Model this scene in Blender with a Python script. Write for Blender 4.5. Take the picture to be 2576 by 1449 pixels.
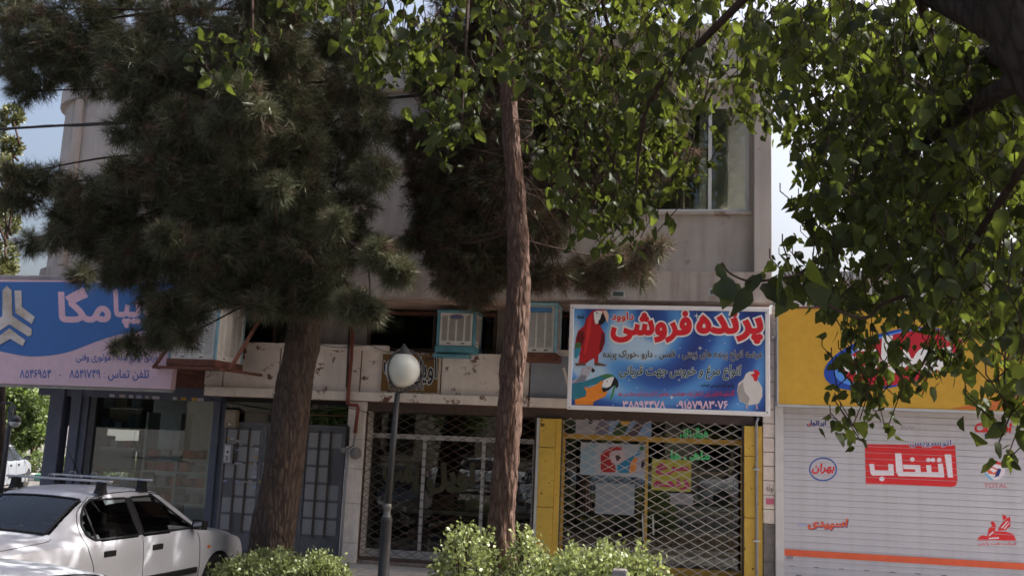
import bpy, bmesh, math, random, re
import numpy as np
from mathutils import Vector, Matrix
from mathutils.geometry import delaunay_2d_cdt, tessellate_polygon
R_ = math.radians
sc = bpy.context.scene
for o in list(bpy.data.objects): bpy.data.objects.remove(o)
COL = sc.collection
rng = np.random.default_rng(7); random.seed(7)

# ---------------------------------------------------------------- camera
FOC, CX, CY = 2340.0, 1288.0, 724.5            # in units of a 2576 x 1449 picture
CAM = Vector((0.0, 0.0, 2.05))
CR = (Matrix.Rotation(R_(10.0), 3, 'Z') @ Matrix.Rotation(R_(90 + 9.35), 3, 'X') @ Matrix.Rotation(R_(2.4), 3, 'Z'))
cd = bpy.data.cameras.new('camera'); cd.lens = 36 * FOC / 2576; cd.sensor_width = 36; cd.clip_end = 3000; cd.clip_start = .05
co = bpy.data.objects.new('camera', cd); COL.objects.link(co)
co.matrix_world = Matrix.Translation(CAM) @ CR.to_4x4()
sc.camera = co

# ---------------------------------------------------------------- sky and sun
SUN_AZ, SUN_EL = 66.0, 53.0                    # azimuth clockwise from +Y, elevation
w = bpy.data.worlds.new('World'); sc.world = w; w.use_nodes = True
nt = w.node_tree; bg = nt.nodes['Background']
sky = nt.nodes.new('ShaderNodeTexSky'); sky.sky_type = 'NISHITA'; sky.sun_disc = False
sky.sun_elevation = R_(SUN_EL); sky.sun_rotation = R_(SUN_AZ); sky.air_density = 1.0; sky.dust_density = 10.0; sky.ozone_density = 1.0
nt.links.new(sky.outputs[0], bg.inputs[0]); bg.inputs[1].default_value = 0.15
sl = bpy.data.lights.new('sun', 'SUN'); sl.energy = 5.0; sl.angle = R_(0.5); sl.color = (1, .96, .90)
so = bpy.data.objects.new('sun', sl); COL.objects.link(so)
sdir = Vector((math.sin(R_(SUN_AZ)) * math.cos(R_(SUN_EL)), math.cos(R_(SUN_AZ)) * math.cos(R_(SUN_EL)), math.sin(R_(SUN_EL))))
so.rotation_euler = sdir.to_track_quat('Z', 'Y').to_euler(); so.location = (8, 6, 20)
vs = sc.view_settings; vs.view_transform = 'Standard'; vs.look = 'None'; vs.exposure = 1.0; vs.gamma = 1; vs.use_curve_mapping = False
sc.cycles.use_adaptive_sampling = True; sc.cycles.adaptive_threshold = .03
sc.cycles.max_bounces = 6; sc.cycles.diffuse_bounces = 3; sc.cycles.glossy_bounces = 3; sc.cycles.transmission_bounces = 6
sc.cycles.transparent_max_bounces = 8; sc.cycles.caustics_reflective = False; sc.cycles.caustics_refractive = False
sc.cycles.use_denoising = True; sc.cycles.filter_width = 1.6

# ---------------------------------------------------------------- helpers
def at(px, py, Y):
    """the point of the vertical plane at distance Y that lies in this direction"""
    d = CR @ Vector(((px - CX) / FOC, -(py - CY) / FOC, -1.0))
    return CAM + d * (Y / d.y)
def hexc(s):
    s = s.lstrip('#'); v = [int(s[i:i + 2], 16) / 255 for i in (0, 2, 4)]
    return tuple(x / 12.92 if x <= .04045 else ((x + .055) / 1.055) ** 2.4 for x in v)

class MB:
    def __init__(s): s.v = []; s.f = []; s.m = []
    def add(s, verts, faces, mi=0):
        b = len(s.v); s.v += [tuple(x) for x in verts]; s.f += [tuple(b + i for i in f) for f in faces]; s.m += [mi] * len(faces); return s
    def box(s, x0, x1, y0, y1, z0, z1, mi=0):
        return s.add([(x, y, z) for z in (z0, z1) for y in (y0, y1) for x in (x0, x1)],
                     [(0, 2, 3, 1), (4, 5, 7, 6), (0, 1, 5, 4), (2, 6, 7, 3), (0, 4, 6, 2), (1, 3, 7, 5)], mi)
    def tube(s, pts, r, n=8, caps=True, mi=0):
        pts = [Vector(p) for p in pts]; k = len(pts); rs = r if isinstance(r, (list, tuple)) else [r] * k
        vv = []; up = None
        for i, p in enumerate(pts):
            t = (pts[min(i + 1, k - 1)] - pts[max(i - 1, 0)]).normalized()
            if up is None:
                up = Vector((0, 0, 1)) if abs(t.z) < .9 else Vector((1, 0, 0))
            a = t.cross(up)
            if a.length < 1e-5: a = t.orthogonal()
            a.normalize(); b = a.cross(t).normalized(); up = b
            for j in range(n):
                an = 2 * math.pi * j / n; vv.append(p + (a * math.cos(an) + b * math.sin(an)) * rs[i])
        ff = [(i * n + j, i * n + (j + 1) % n, (i + 1) * n + (j + 1) % n, (i + 1) * n + j) for i in range(k - 1) for j in range(n)]
        if caps: ff += [tuple(range(n))[::-1], tuple((k - 1) * n + j for j in range(n))]
        return s.add(vv, ff, mi)
    def lathe(s, c, prof, n=16, mi=0):
        c = Vector(c); k = len(prof)
        vv = [c + Vector((r * math.cos(2 * math.pi * j / n), r * math.sin(2 * math.pi * j / n), z)) for r, z in prof for j in range(n)]
        ff = [(i * n + j, i * n + (j + 1) % n, (i + 1) * n + (j + 1) % n, (i + 1) * n + j) for i in range(k - 1) for j in range(n)]
        ff += [tuple(range(n))[::-1], tuple((k - 1) * n + j for j in range(n))]
        return s.add(vv, ff, mi)
    def poly(s, pts, mi=0):
        pts = [Vector(p) for p in pts]
        return s.add(pts, tessellate_polygon([pts]), mi)
    def prism(s, pts, d, mi=0):
        """pts: polygon, d: offset vector of the back face"""
        pts = [Vector(p) for p in pts]; d = Vector(d); n = len(pts); t = tessellate_polygon([pts])
        s.add(pts, t, mi); s.add([p + d for p in pts], [x[::-1] for x in t], mi)
        return s.add([p for p in pts] + [p + d for p in pts], [(i, (i + 1) % n, n + (i + 1) % n, n + i) for i in range(n)], mi)
    def beam(s, a, b, wx, wy, mi=0):
        a, b = Vector(a), Vector(b); t = (b - a).normalized()
        u = t.cross(Vector((0, 1, 0))); u = (u if u.length > 1e-4 else Vector((1, 0, 0))).normalized(); v = t.cross(u)
        vv = [p + u * i * wx / 2 + v * j * wy / 2 for p in (a, b) for i, j in ((-1, -1), (1, -1), (1, 1), (-1, 1))]
        return s.add(vv, [(0, 3, 2, 1), (4, 5, 6, 7), (0, 1, 5, 4), (1, 2, 6, 5), (2, 3, 7, 6), (3, 0, 4, 7)], mi)
    def mesh(s, name, mats, smooth=False):
        me = bpy.data.meshes.new(name); me.from_pydata(s.v, [], s.f)
        for m in (mats if isinstance(mats, (list, tuple)) else [mats]): me.materials.append(m)
        if any(s.m): me.polygons.foreach_set('material_index', s.m)
        bm = bmesh.new(); bm.from_mesh(me); bmesh.ops.recalc_face_normals(bm, faces=bm.faces); bm.to_mesh(me); bm.free()
        if smooth: me.polygons.foreach_set('use_smooth', [True] * len(me.polygons))
        me.update(); return me
    def build(s, name, mats, parent=None, smooth=False, bevel=0):
        o = bpy.data.objects.new(name, s.mesh(name, mats, smooth)); COL.objects.link(o); hang(o, parent)
        if bevel:
            b = o.modifiers.new('bevel', 'BEVEL'); b.width = bevel; b.segments = 2; b.limit_method = 'ANGLE'; b.angle_limit = R_(40)
        return o
def world_of(o):
    m = o.matrix_basis.copy()
    if o.parent: m = world_of(o.parent) @ o.matrix_parent_inverse @ m
    return m
def hang(o, parent):
    if parent is not None:
        o.parent = parent; o.matrix_parent_inverse = world_of(parent).inverted()
    return o
def npmesh(name, V, F, mats, parent=None, smooth=False, k=3):
    """big meshes straight from arrays"""
    me = bpy.data.meshes.new(name); V = np.asarray(V, np.float32); F = np.asarray(F, np.int32)
    me.vertices.add(len(V)); me.vertices.foreach_set('co', V.ravel())
    me.loops.add(F.size); me.loops.foreach_set('vertex_index', F.ravel())
    me.polygons.add(len(F)); me.polygons.foreach_set('loop_start', np.arange(0, F.size, k, dtype=np.int32))
    try: me.polygons.foreach_set('loop_total', np.full(len(F), k, np.int32))
    except Exception: pass
    if smooth: me.polygons.foreach_set('use_smooth', np.ones(len(F), bool))
    for m in (mats if isinstance(mats, (list, tuple)) else [mats]): me.materials.append(m)
    me.update(calc_edges=True); me.validate()
    o = bpy.data.objects.new(name, me); COL.objects.link(o); hang(o, parent); return o
def share(name, me, parent, M):
    o = bpy.data.objects.new(name, me); COL.objects.link(o); o.matrix_basis = M; hang(o, parent); return o
def tag(o, label, cat, group=None):
    o['label'] = label; o['category'] = cat
    if group: o['group'] = group
    return o
def thing(name, label, cat, loc=(0, 0, 0), group=None):
    o = bpy.data.objects.new(name, None); COL.objects.link(o); o.location = loc; o.empty_display_size = .2
    return tag(o, label, cat, group)
def structure(o): o['kind'] = 'structure'; return o
def stuff(o): o['kind'] = 'stuff'; return o

# ---------------------------------------------------------------- materials
MATS = {}
def mat(name, col, rough=.7, var=.12, scale=6.0, bump=0.0, bscale=40.0, spec=.4, metal=0.0, col2=None, stain=None, emit=None, coat=0.0, island=0.0, streak=0.0):
    """principled material: colour broken up by noise, optional fine bump, optional rust or dirt patches (stain = (colour, amount, scale))"""
    if name in MATS: return MATS[name]
    if isinstance(col, str): col = hexc(col)
    m = bpy.data.materials.new(name); m.use_nodes = True; t = m.node_tree; N = t.nodes; L = t.links
    p = N['Principled BSDF']; p.inputs['Roughness'].default_value = rough; p.inputs['Metallic'].default_value = metal
    p.inputs['Specular IOR Level'].default_value = spec
    if coat: p.inputs['Coat Weight'].default_value = coat; p.inputs['Coat Roughness'].default_value = .08
    tc = N.new('ShaderNodeTexCoord')
    nz = N.new('ShaderNodeTexNoise'); nz.inputs['Scale'].default_value = scale; nz.inputs['Detail'].default_value = 6; nz.inputs['Roughness'].default_value = .65
    L.new(tc.outputs['Object'], nz.inputs['Vector'])
    mx = N.new('ShaderNodeMix'); mx.data_type = 'RGBA'
    c2 = hexc(col2) if isinstance(col2, str) else col2
    lo = tuple(c * (1 - var) for c in col); hi = c2 or tuple(min(1, c * (1 + var)) for c in col)
    mx.inputs[6].default_value = (*lo, 1); mx.inputs[7].default_value = (*hi, 1)
    rp = N.new('ShaderNodeValToRGB'); rp.color_ramp.elements[0].position = .32; rp.color_ramp.elements[1].position = .68
    L.new(nz.outputs['Fac'], rp.inputs[0]); L.new(rp.outputs[0], mx.inputs[0])
    out = mx.outputs[2]
    if streak:
        mp = N.new('ShaderNodeMapping'); mp.inputs['Scale'].default_value = (2.6, 2.6, .3); L.new(tc.outputs['Object'], mp.inputs[0])
        n2 = N.new('ShaderNodeTexNoise'); n2.inputs['Scale'].default_value = 2.2; n2.inputs['Detail'].default_value = 5; L.new(mp.outputs[0], n2.inputs['Vector'])
        r2 = N.new('ShaderNodeValToRGB'); r2.color_ramp.elements[0].position = .45; r2.color_ramp.elements[1].position = .72; L.new(n2.outputs['Fac'], r2.inputs[0])
        mu = N.new('ShaderNodeMath'); mu.operation = 'MULTIPLY'; mu.inputs[1].default_value = streak; L.new(r2.outputs[0], mu.inputs[0])
        m3 = N.new('ShaderNodeMix'); m3.data_type = 'RGBA'; m3.inputs[7].default_value = (col[0] * .55, col[1] * .47, col[2] * .42, 1)
        L.new(mu.outputs[0], m3.inputs[0]); L.new(out, m3.inputs[6]); out = m3.outputs[2]
    if stain:
        sc_, am, ss = stain; sc_ = hexc(sc_) if isinstance(sc_, str) else sc_
        n3 = N.new('ShaderNodeTexNoise'); n3.inputs['Scale'].default_value = ss; n3.inputs['Detail'].default_value = 8; n3.inputs['Roughness'].default_value = .7; L.new(tc.outputs['Object'], n3.inputs['Vector'])
        r3 = N.new('ShaderNodeValToRGB'); r3.color_ramp.elements[0].position = 1 - am - .5 * am + .0; r3.color_ramp.elements[1].position = min(.99, 1 - am - .5 * am + .04); L.new(n3.outputs['Fac'], r3.inputs[0])
        m4 = N.new('ShaderNodeMix'); m4.data_type = 'RGBA'; m4.inputs[7].default_value = (*sc_, 1)
        L.new(r3.outputs[0], m4.inputs[0]); L.new(out, m4.inputs[6]); out = m4.outputs[2]
    if island:
        g = N.new('ShaderNodeNewGeometry'); hv = N.new('ShaderNodeHueSaturation')
        ma = N.new('ShaderNodeMapRange'); ma.inputs[3].default_value = 1 - island; ma.inputs[4].default_value = 1 + island
        L.new(g.outputs['Random Per Island'], ma.inputs[0]); L.new(ma.outputs[0], hv.inputs['Value']); L.new(out, hv.inputs['Color']); out = hv.outputs[0]
    L.new(out, p.inputs['Base Color'])
    if bump:
        nb = N.new('ShaderNodeTexNoise'); nb.inputs['Scale'].default_value = bscale; nb.inputs['Detail'].default_value = 5; L.new(tc.outputs['Object'], nb.inputs['Vector'])
        bp = N.new('ShaderNodeBump'); bp.inputs['Strength'].default_value = bump; bp.inputs['Distance'].default_value = .02
        L.new(nb.outputs['Fac'], bp.inputs['Height']); L.new(bp.outputs[0], p.inputs['Normal'])
    MATS[name] = m; return m
def flat(name, col, rough=.55, spec=.3, var=.06): return mat(name, col, rough, var, 9.0, spec=spec)
def glass(name, tint=(.9, .95, .93), rough=.0, clear=.8):
    if name in MATS: return MATS[name]
    m = bpy.data.materials.new(name); m.use_nodes = True; t = m.node_tree; N = t.nodes; L = t.links
    for n in list(N): N.remove(n)
    o = N.new('ShaderNodeOutputMaterial'); tr = N.new('ShaderNodeBsdfTransparent'); tr.inputs[0].default_value = (*[c * clear for c in tint], 1)
    gl = N.new('ShaderNodeBsdfGlossy'); gl.inputs['Roughness'].default_value = rough; fr = N.new('ShaderNodeFresnel'); fr.inputs[0].default_value = 1.62
    mx = N.new('ShaderNodeMixShader'); L.new(fr.outputs[0], mx.inputs[0]); L.new(tr.outputs[0], mx.inputs[1]); L.new(gl.outputs[0], mx.inputs[2]); L.new(mx.outputs[0], o.inputs[0])
    MATS[name] = m; return m
def leafmat(name, col, trans, island=.35, rough=.45, mixt=.5, gloss=.12):
    if name in MATS: return MATS[name]
    m = bpy.data.materials.new(name); m.use_nodes = True; t = m.node_tree; N = t.nodes; L = t.links
    for n in list(N): N.remove(n)
    o = N.new('ShaderNodeOutputMaterial'); d = N.new('ShaderNodeBsdfDiffuse'); tl = N.new('ShaderNodeBsdfTranslucent'); gl = N.new('ShaderNodeBsdfGlossy')
    gl.inputs['Roughness'].default_value = rough; gl.inputs[0].default_value = (.9, .95, .85, 1)
    g = N.new('ShaderNodeNewGeometry'); ma = N.new('ShaderNodeMapRange'); ma.inputs[3].default_value = 1 - island; ma.inputs[4].default_value = 1 + island
    oi = N.new('ShaderNodeObjectInfo'); ad = N.new('ShaderNodeMath'); ad.operation = 'ADD'; fr = N.new('ShaderNodeMath'); fr.operation = 'FRACT'
    L.new(g.outputs['Random Per Island'], ad.inputs[0]); L.new(oi.outputs['Random'], ad.inputs[1]); L.new(ad.outputs[0], fr.inputs[0]); L.new(fr.outputs[0], ma.inputs[0])
    tc = N.new('ShaderNodeTexCoord'); nz = N.new('ShaderNodeTexNoise'); nz.inputs['Scale'].default_value = 30; L.new(tc.outputs['Object'], nz.inputs[0])
    for sh, c in ((d, col), (tl, trans)):
        h = N.new('ShaderNodeHueSaturation'); h.inputs['Color'].default_value = (*c, 1); L.new(ma.outputs[0], h.inputs['Value'])
        hm = N.new('ShaderNodeMapRange'); hm.inputs[3].default_value = .485; hm.inputs[4].default_value = .515; L.new(nz.outputs[0], hm.inputs[0]); L.new(hm.outputs[0], h.inputs['Hue'])
        L.new(h.outputs[0], sh.inputs[0])
    m1 = N.new('ShaderNodeMixShader'); m1.inputs[0].default_value = mixt; L.new(d.outputs[0], m1.inputs[1]); L.new(tl.outputs[0], m1.inputs[2])
    m2 = N.new('ShaderNodeMixShader'); m2.inputs[0].default_value = gloss; L.new(m1.outputs[0], m2.inputs[1]); L.new(gl.outputs[0], m2.inputs[2])
    L.new(m2.outputs[0], o.inputs[0]); MATS[name] = m; return m

# ---------------------------------------------------------------- lettering
FORMS = {'ا': 'FE8D FE8E', 'آ': 'FE81 FE82', 'ب': 'FE8F FE90 FE91 FE92', 'پ': 'FB56 FB57 FB58 FB59', 'ت': 'FE95 FE96 FE97 FE98', 'ج': 'FE9D FE9E FE9F FEA0', 'ح': 'FEA1 FEA2 FEA3 FEA4',
 'خ': 'FEA5 FEA6 FEA7 FEA8', 'د': 'FEA9 FEAA', 'ر': 'FEAD FEAE', 'ز': 'FEAF FEB0', 'ژ': 'FB8A FB8B', 'س': 'FEB1 FEB2 FEB3 FEB4', 'ش': 'FEB5 FEB6 FEB7 FEB8', 'ص': 'FEB9 FEBA FEBB FEBC',
 'ض': 'FEBD FEBE FEBF FEC0', 'ع': 'FEC9 FECA FECB FECC', 'غ': 'FECD FECE FECF FED0', 'ف': 'FED1 FED2 FED3 FED4', 'ق': 'FED5 FED6 FED7 FED8', 'ک': 'FB8E FB8F FB90 FB91', 'گ': 'FB92 FB93 FB94 FB95',
 'ل': 'FEDD FEDE FEDF FEE0', 'م': 'FEE1 FEE2 FEE3 FEE4', 'ن': 'FEE5 FEE6 FEE7 FEE8', 'و': 'FEED FEEE', 'ه': 'FEE9 FEEA FEEB FEEC', 'ی': 'FBFC FBFD FBFE FBFF'}
FORMS = {k: [chr(int(x, 16)) for x in v.split()] for k, v in FORMS.items()}
def shape(s):
    if not any(c in FORMS for c in s): return s
    out = []
    for i, c in enumerate(s):
        f = FORMS.get(c)
        if not f: out.append(c); continue
        prev = i > 0 and s[i - 1] in FORMS and len(FORMS[s[i - 1]]) == 4
        nxt = i < len(s) - 1 and s[i + 1] in FORMS and len(f) == 4
        out.append(f[(1 if prev else 0) + (2 if nxt else 0)] if len(f) == 4 else f[1 if prev else 0])
    return re.sub(r'[۰-۹]+', lambda m: m.group(0)[::-1], ''.join(out)[::-1])
TXT = {}
def text_tris(s, bold=0.0, res=3):
    if (s, bold) in TXT: return TXT[(s, bold)]
    c = bpy.data.curves.new('t', 'FONT'); c.body = shape(s); c.fill_mode = 'NONE'; c.resolution_u = res; c.dimensions = '2D'
    o = bpy.data.objects.new('t', c); COL.objects.link(o)
    me = bpy.data.meshes.new_from_object(o.evaluated_get(bpy.context.evaluated_depsgraph_get()))
    V = np.array([v.co[:2] for v in me.vertices]); E = np.array([e.vertices[:] for e in me.edges])
    bpy.data.objects.remove(o); bpy.data.meshes.remove(me); bpy.data.curves.remove(c)
    nx = np.full(len(V), -1); pv = np.full(len(V), -1)
    for a, b in E: nx[a] = b; pv[b] = a
    for a, b in E:                                   # closing edges may run the other way
        if nx[b] == -1: nx[b] = a
        if pv[a] == -1: pv[a] = b
    E = np.array([(a, nx[a]) for a in range(len(V)) if nx[a] >= 0])
    box = (V.min(0), V.max(0))
    if bold:
        def nrm(d): return np.stack([d[:, 1], -d[:, 0]], 1) / (np.linalg.norm(d, axis=1, keepdims=True) + 1e-9)
        n1, n2 = nrm(V[nx] - V), nrm(V - V[pv]); n = n1 + n2; n /= (np.linalg.norm(n, axis=1, keepdims=True) + 1e-9)
        mit = np.clip(1 / np.maximum((n * n1).sum(1), .5), 1, 1.5)
        area = sum(V[a][0] * V[b][1] - V[b][0] * V[a][1] for a, b in E)
        V = V + n * mit[:, None] * bold * (1 if area > 0 else -1)
    v2, _, fs, _, _, _ = delaunay_2d_cdt([Vector(v) for v in V], [tuple(map(int, e)) for e in E], [], 0, 1e-5)
    v2 = np.array([v[:] for v in v2]); fs = np.array([f[:] for f in fs]); cc = v2[fs].mean(1); wn = np.zeros(len(cc), int)
    for a, b in zip(V[E[:, 0]], V[E[:, 1]]):
        up = (a[1] <= cc[:, 1]) & (b[1] > cc[:, 1]); dn = (a[1] > cc[:, 1]) & (b[1] <= cc[:, 1])
        cr = (b[0] - a[0]) * (cc[:, 1] - a[1]) - (cc[:, 0] - a[0]) * (b[1] - a[1])
        wn += (up & (cr > 0)).astype(int) - (dn & (cr < 0)).astype(int)
    TXT[(s, bold)] = (v2, fs[wn != 0], box); return TXT[(s, bold)]
def lettering(name, s, m, parent, box, Y, bold=0.0, slant=0.0, lift=0.0):
    """flat print of s, filling box (x0, y0, x1, y1 as seen in the picture) on the plane Y; lift = how far proud of it"""
    v, f, (b0, b1) = text_tris(s, bold); x0, y0, x1, y1 = box
    A, B, C, D = at(x0, y1, Y), at(x1, y1, Y), at(x0, y0, Y), at(x1, y0, Y)
    u = (v - b0) / (b1 - b0); P = []
    for a, b in u:
        q = (A * (1 - a) + B * a) * (1 - b) + (C * (1 - a) + D * a) * b
        P.append((q.x + slant * (b - .5) * (C.z - A.z), Y - lift, q.z))
    mb = MB(); mb.add(P, [tuple(map(int, t)) for t in f]); return mb.build(name, m, parent)
def print_poly(name, polys, Y, parent, lift=0.002, step=.0012):
    """flat printed picture: list of (outline seen in the picture, material), each laid on the one before"""
    mb = MB(); ms = []
    for i, (pts, m) in enumerate(polys):
        if m not in ms: ms.append(m)
        P = [at(x, y, Y) for x, y in pts]; P = [Vector((p.x, Y - lift - i * step, p.z)) for p in P]
        mb.poly(P, ms.index(m))
    return mb.build(name, ms, parent)
def ell(cx, cy, rx, ry, n=20, a0=0, a1=360, rot=0):
    c, s = math.cos(R_(rot)), math.sin(R_(rot)); o = []
    for i in range(n + (0 if a1 - a0 >= 360 else 1)):
        a = R_(a0 + (a1 - a0) * i / n); x, y = rx * math.cos(a), ry * math.sin(a); o.append((cx + c * x - s * y, cy + s * x + c * y))
    return o
def curve(pts, n=6, closed=False):
    """Catmull-Rom through 2-D or 3-D points"""
    P = [np.array(p, float) for p in pts]; k = len(P); out = []
    for i in range(k if closed else k - 1):
        p0, p1, p2, p3 = (P[(i - 1) % k] if closed or i > 0 else P[0]), P[i], P[(i + 1) % k], (P[(i + 2) % k] if closed or i + 2 < k else P[-1])
        for j in range(n):
            t = j / n; out.append(tuple(.5 * (2 * p1 + (p2 - p0) * t + (2 * p0 - 5 * p1 + 4 * p2 - p3) * t * t + (3 * p1 - p0 - 3 * p2 + p3) * t ** 3)))
    if not closed: out.append(tuple(P[-1]))
    return out
# ================================================================= materials in use
M_wall = mat('stucco', (.49, .445, .42), .9, .12, .9, .2, 60, streak=.42, stain=('#8a7668', .245, 1.3))
M_band = mat('stained_concrete', (.45, .39, .36), .9, .14, 2.2, .3, 50, streak=.75)
M_soff = mat('soffit_plaster', (.40, .28, .23), .9, .2, 2.5, .2, 30)
M_white_rust = mat('chipped_cream_paint', (.80, .70, .64), .6, .1, 3, .1, 30, streak=.25, stain=('#6b4034', .285, 3.6))
M_cream = mat('cream_paint', (.80, .71, .64), .6, .1, 3, streak=.25, stain=('#6b4034', .275, 3.6))
M_rust = mat('rusted_steel', (.16, .065, .045), .8, .35, 14, .3, 60)
M_dark = mat('dark_void', (.018, .017, .017), .8, .2)
M_navy = mat('navy_steel', (.085, .095, .135), .5, .12, 5, .05, stain=('#4c3a34', .2, 9))
M_dkmetal = mat('dark_grey_metal', (.05, .05, .055), .5, .2, 8)
M_brown = mat('brown_frame', (.075, .048, .038), .6, .2, 9)
M_yellow = mat('yellow_paint', (.62, .40, .07), .6, .14, 2.5, .12, 40, stain=('#5c3d12', .25, 5))
M_stone = mat('travertine_block', (.78, .69, .63), .8, .14, 5, .25, 30, streak=.3)
M_dkstone = mat('dirty_stone', (.20, .18, .17), .9, .3, 7, .4, 25)
M_asph = mat('asphalt', (.10, .096, .092), .95, .25, 3, .5, 120)
M_pave = mat('pavement_concrete', (.42, .39, .36), .9, .2, 2, .3, 60)
M_kerb = mat('kerb_concrete', (.36, .34, .32), .9, .2, 4, .3, 60)
M_soil = mat('planter_soil', (.09, .065, .045), 1, .4, 8, .8, 60)
M_alu = mat('aluminium', (.55, .56, .57), .4, .06, 10, metal=.6)
M_white = mat('white_paint', (.72, .72, .72), .5, .05, 6)
M_grey = mat('grey_panel', (.27, .26, .265), .6, .08, 8)
M_black = mat('black_rubber', (.012, .012, .013), .6, .1)
M_glass = glass('window_glass')
M_dkglass = glass('dusky_window_glass', (.5, .55, .55), 0, .7)
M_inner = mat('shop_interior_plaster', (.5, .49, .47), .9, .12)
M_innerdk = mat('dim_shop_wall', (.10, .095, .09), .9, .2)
M_blind = mat('vertical_blind_cloth', (.80, .73, .62), .8, .06)

# ================================================================= the ground
g = MB(); N = 24; ext = 600
g.add([(-ext, -ext, -.05), (ext, -ext, -.05), (ext, ext, -.05), (-ext, ext, -.05)], [(0, 1, 2, 3)])
structure(g.build('ground', M_asph))
p = MB(); p.box(-13.5, 30, 12.0, 15.25, -.05, .0)
pv = structure(p.build('pavement', M_pave))
tile = MB().box(-.195, .195, -.195, .195, 0, .016).mesh('paving_tile', M_pave)
for i in range(0, 26):
    for j in range(0, 6):
        share('paving_tile', tile, pv, Matrix.Translation((-7.8 + i * .4, 12.3 + j * .4, 0)))
kb = MB(); kb.box(-5.3, 30, 8.05, 8.17, -.05, .12); kb.box(-5.42, -5.3, 8.05, 12.0, -.05, .12); kb.box(-5.3, 30, 11.86, 12.0, -.05, .12)
structure(kb.build('kerb', M_kerb, bevel=.015))
sb = MB(); sb.box(-5.3, 30, 8.17, 11.86, -.05, .08)
structure(sb.build('planting_bed', M_soil))

# ================================================================= two-storey building
YF, YP, YM, YS = 14.20, 14.38, 15.35, 15.20        # slab edge, recessed panel, mezzanine wall, shop line
XL, XR = -11.45, at(1942, 600, YF).x
z_sof = at(1700, 757, YF).z; z_bt = at(1750, 683, YF).z; z_led = at(1760, 215, YP).z; z_par = at(1545, 71, YF).z
bld = thing('apartment_building', 'beige two storey stucco building over the row of shops', 'building', (-5, 15, 0))
def footprint(inset, x1=None, yb=22):
    r = 1.3; x0 = XL + inset; y0 = YF + inset; xr = (x1 if x1 is not None else XR - (inset * 0))
    P = [(x0 + r - r * math.cos(a), y0 + r - r * math.sin(a)) for a in np.linspace(0, math.pi / 2, 9)]
    return P + [(xr, y0), (xr, yb), (x0, yb)]
def extr(mb, fp, z0, z1): mb.prism([(x, y, z0) for x, y in fp], (0, 0, z1 - z0))
mb = MB(); extr(mb, footprint(0), z_sof, z_bt); mb.build('slab_band', M_band, bld, bevel=.012)
mb = MB(); extr(mb, footprint(0), z_led, z_led + .3); extr(mb, footprint(.05), z_led + .3, z_par - .09); extr(mb, footprint(-.04, XR + .04), z_par - .09, z_par)
mb.build('parapet', M_wall, bld)
# rear body of the upper storey and its recessed front panels round the windows
XW = -9.0
zs = at(1770, 533, YP).z; zt = at(1770, 262, YP).z
wins = [(at(1395, 480, YP).x, at(1885, 480, YP).x), (-8.75, -7.2)]
pil = [(at(1897, 600, YF).x, XR), (-2.95, -2.62), (-6.75, -6.45)]
fpL = [q for q in footprint(.07, XW)]
mb = MB(); extr(mb, fpL, z_bt, z_led)
mb.box(XW, XR, 15.6, 22, z_bt, z_led); mb.build('rear_wall', M_wall, bld)
def panel(x0, x1, z0, z1): MB().box(x0, x1, YP, YP + .16, z0, z1).build('wall_panel', M_wall, bld)
xs = sorted(wins)
cur = XW
for a, b in xs:
    panel(cur, a, z_bt, z_led); panel(a, b, z_bt, zs); panel(a, b, zt, z_led); cur = b
panel(cur, XR - .003, z_bt, z_led)
for a, b in pil: MB().box(a, b, YF + .004, YP + .02, z_bt, z_led).build('pilaster', M_wall, bld, bevel=.01)
def window(x0, x1, z0, z1, Y, mull, blinds=True):
    f = MB(); t = .055
    f.box(x0, x1, Y, Y + .06, z0, z0 + t); f.box(x0, x1, Y, Y + .06, z1 - t, z1); f.box(x0, x0 + t, Y + .002, Y + .058, z0 + t, z1 - t); f.box(x1 - t, x1, Y + .002, Y + .058, z0 + t, z1 - t)
    for x in mull: f.box(x - t / 2, x + t / 2, Y + .004, Y + .056, z0 + t, z1 - t)
    w_ = f.build('window', M_white, bld)
    e = [x0 + t] + sum([[x - t / 2, x + t / 2] for x in mull], []) + [x1 - t]
    for a, b in zip(e[::2], e[1::2]): MB().box(a, b, Y + .026, Y + .032, z0 + t, z1 - t).build('pane', M_glass, w_)
    MB().box(x0 - .05, x1 + .05, Y - .11, Y + .02, z0 - .045, z0 - .003).build('sill', M_wall, w_)
    if blinds:
        sl_ = MB().add([(-.058, 0, 0), (.0, -.012, 0), (.058, 0, 0), (-.058, 0, 1), (.0, -.012, 1), (.058, 0, 1)], [(0, 1, 4, 3), (1, 2, 5, 4)]).mesh('blind_slat', M_blind, True)
        x = x0 + .1
        while x < x1 - .08:
            if not (x1 - .26 < x < x1 - .05) and not (x1 - .72 < x < x1 - .60):
                share('blind_slat', sl_, w_, Matrix.Translation((x, Y + .09, z0 + .03)) @ Matrix.Rotation(R_(random.uniform(-14, 14)), 4, 'Z') @ Matrix.Diagonal((1, 1, z1 - z0 - .05, 1)))
            x += .112
    return w_
a, b = wins[0]; window(a, b, zs, zt, YP + .06, [at(1786, 480, YP).x, a + (b - a) * .36])
a, b = wins[1]; window(a, b, zs, zt, YP + .06, [(a + b) / 2])
MB().box(at(186, 380, 14.3).x, at(201, 380, 14.3).x, 14.2, 14.6, z_bt + .02, z_led - .05).build('pilaster', M_band, bld)
MB().box(XW, XR, 15.4, 15.6, z_bt + .01, z_led).build('room_wall', M_inner, bld)
MB().tube([at(1063, 590, YP - .06), at(1063, 690, YP - .06)], .028, 8).build('drain_pipe', mat('pale_pipe', (.5, .5, .53), .5), bld)
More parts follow.
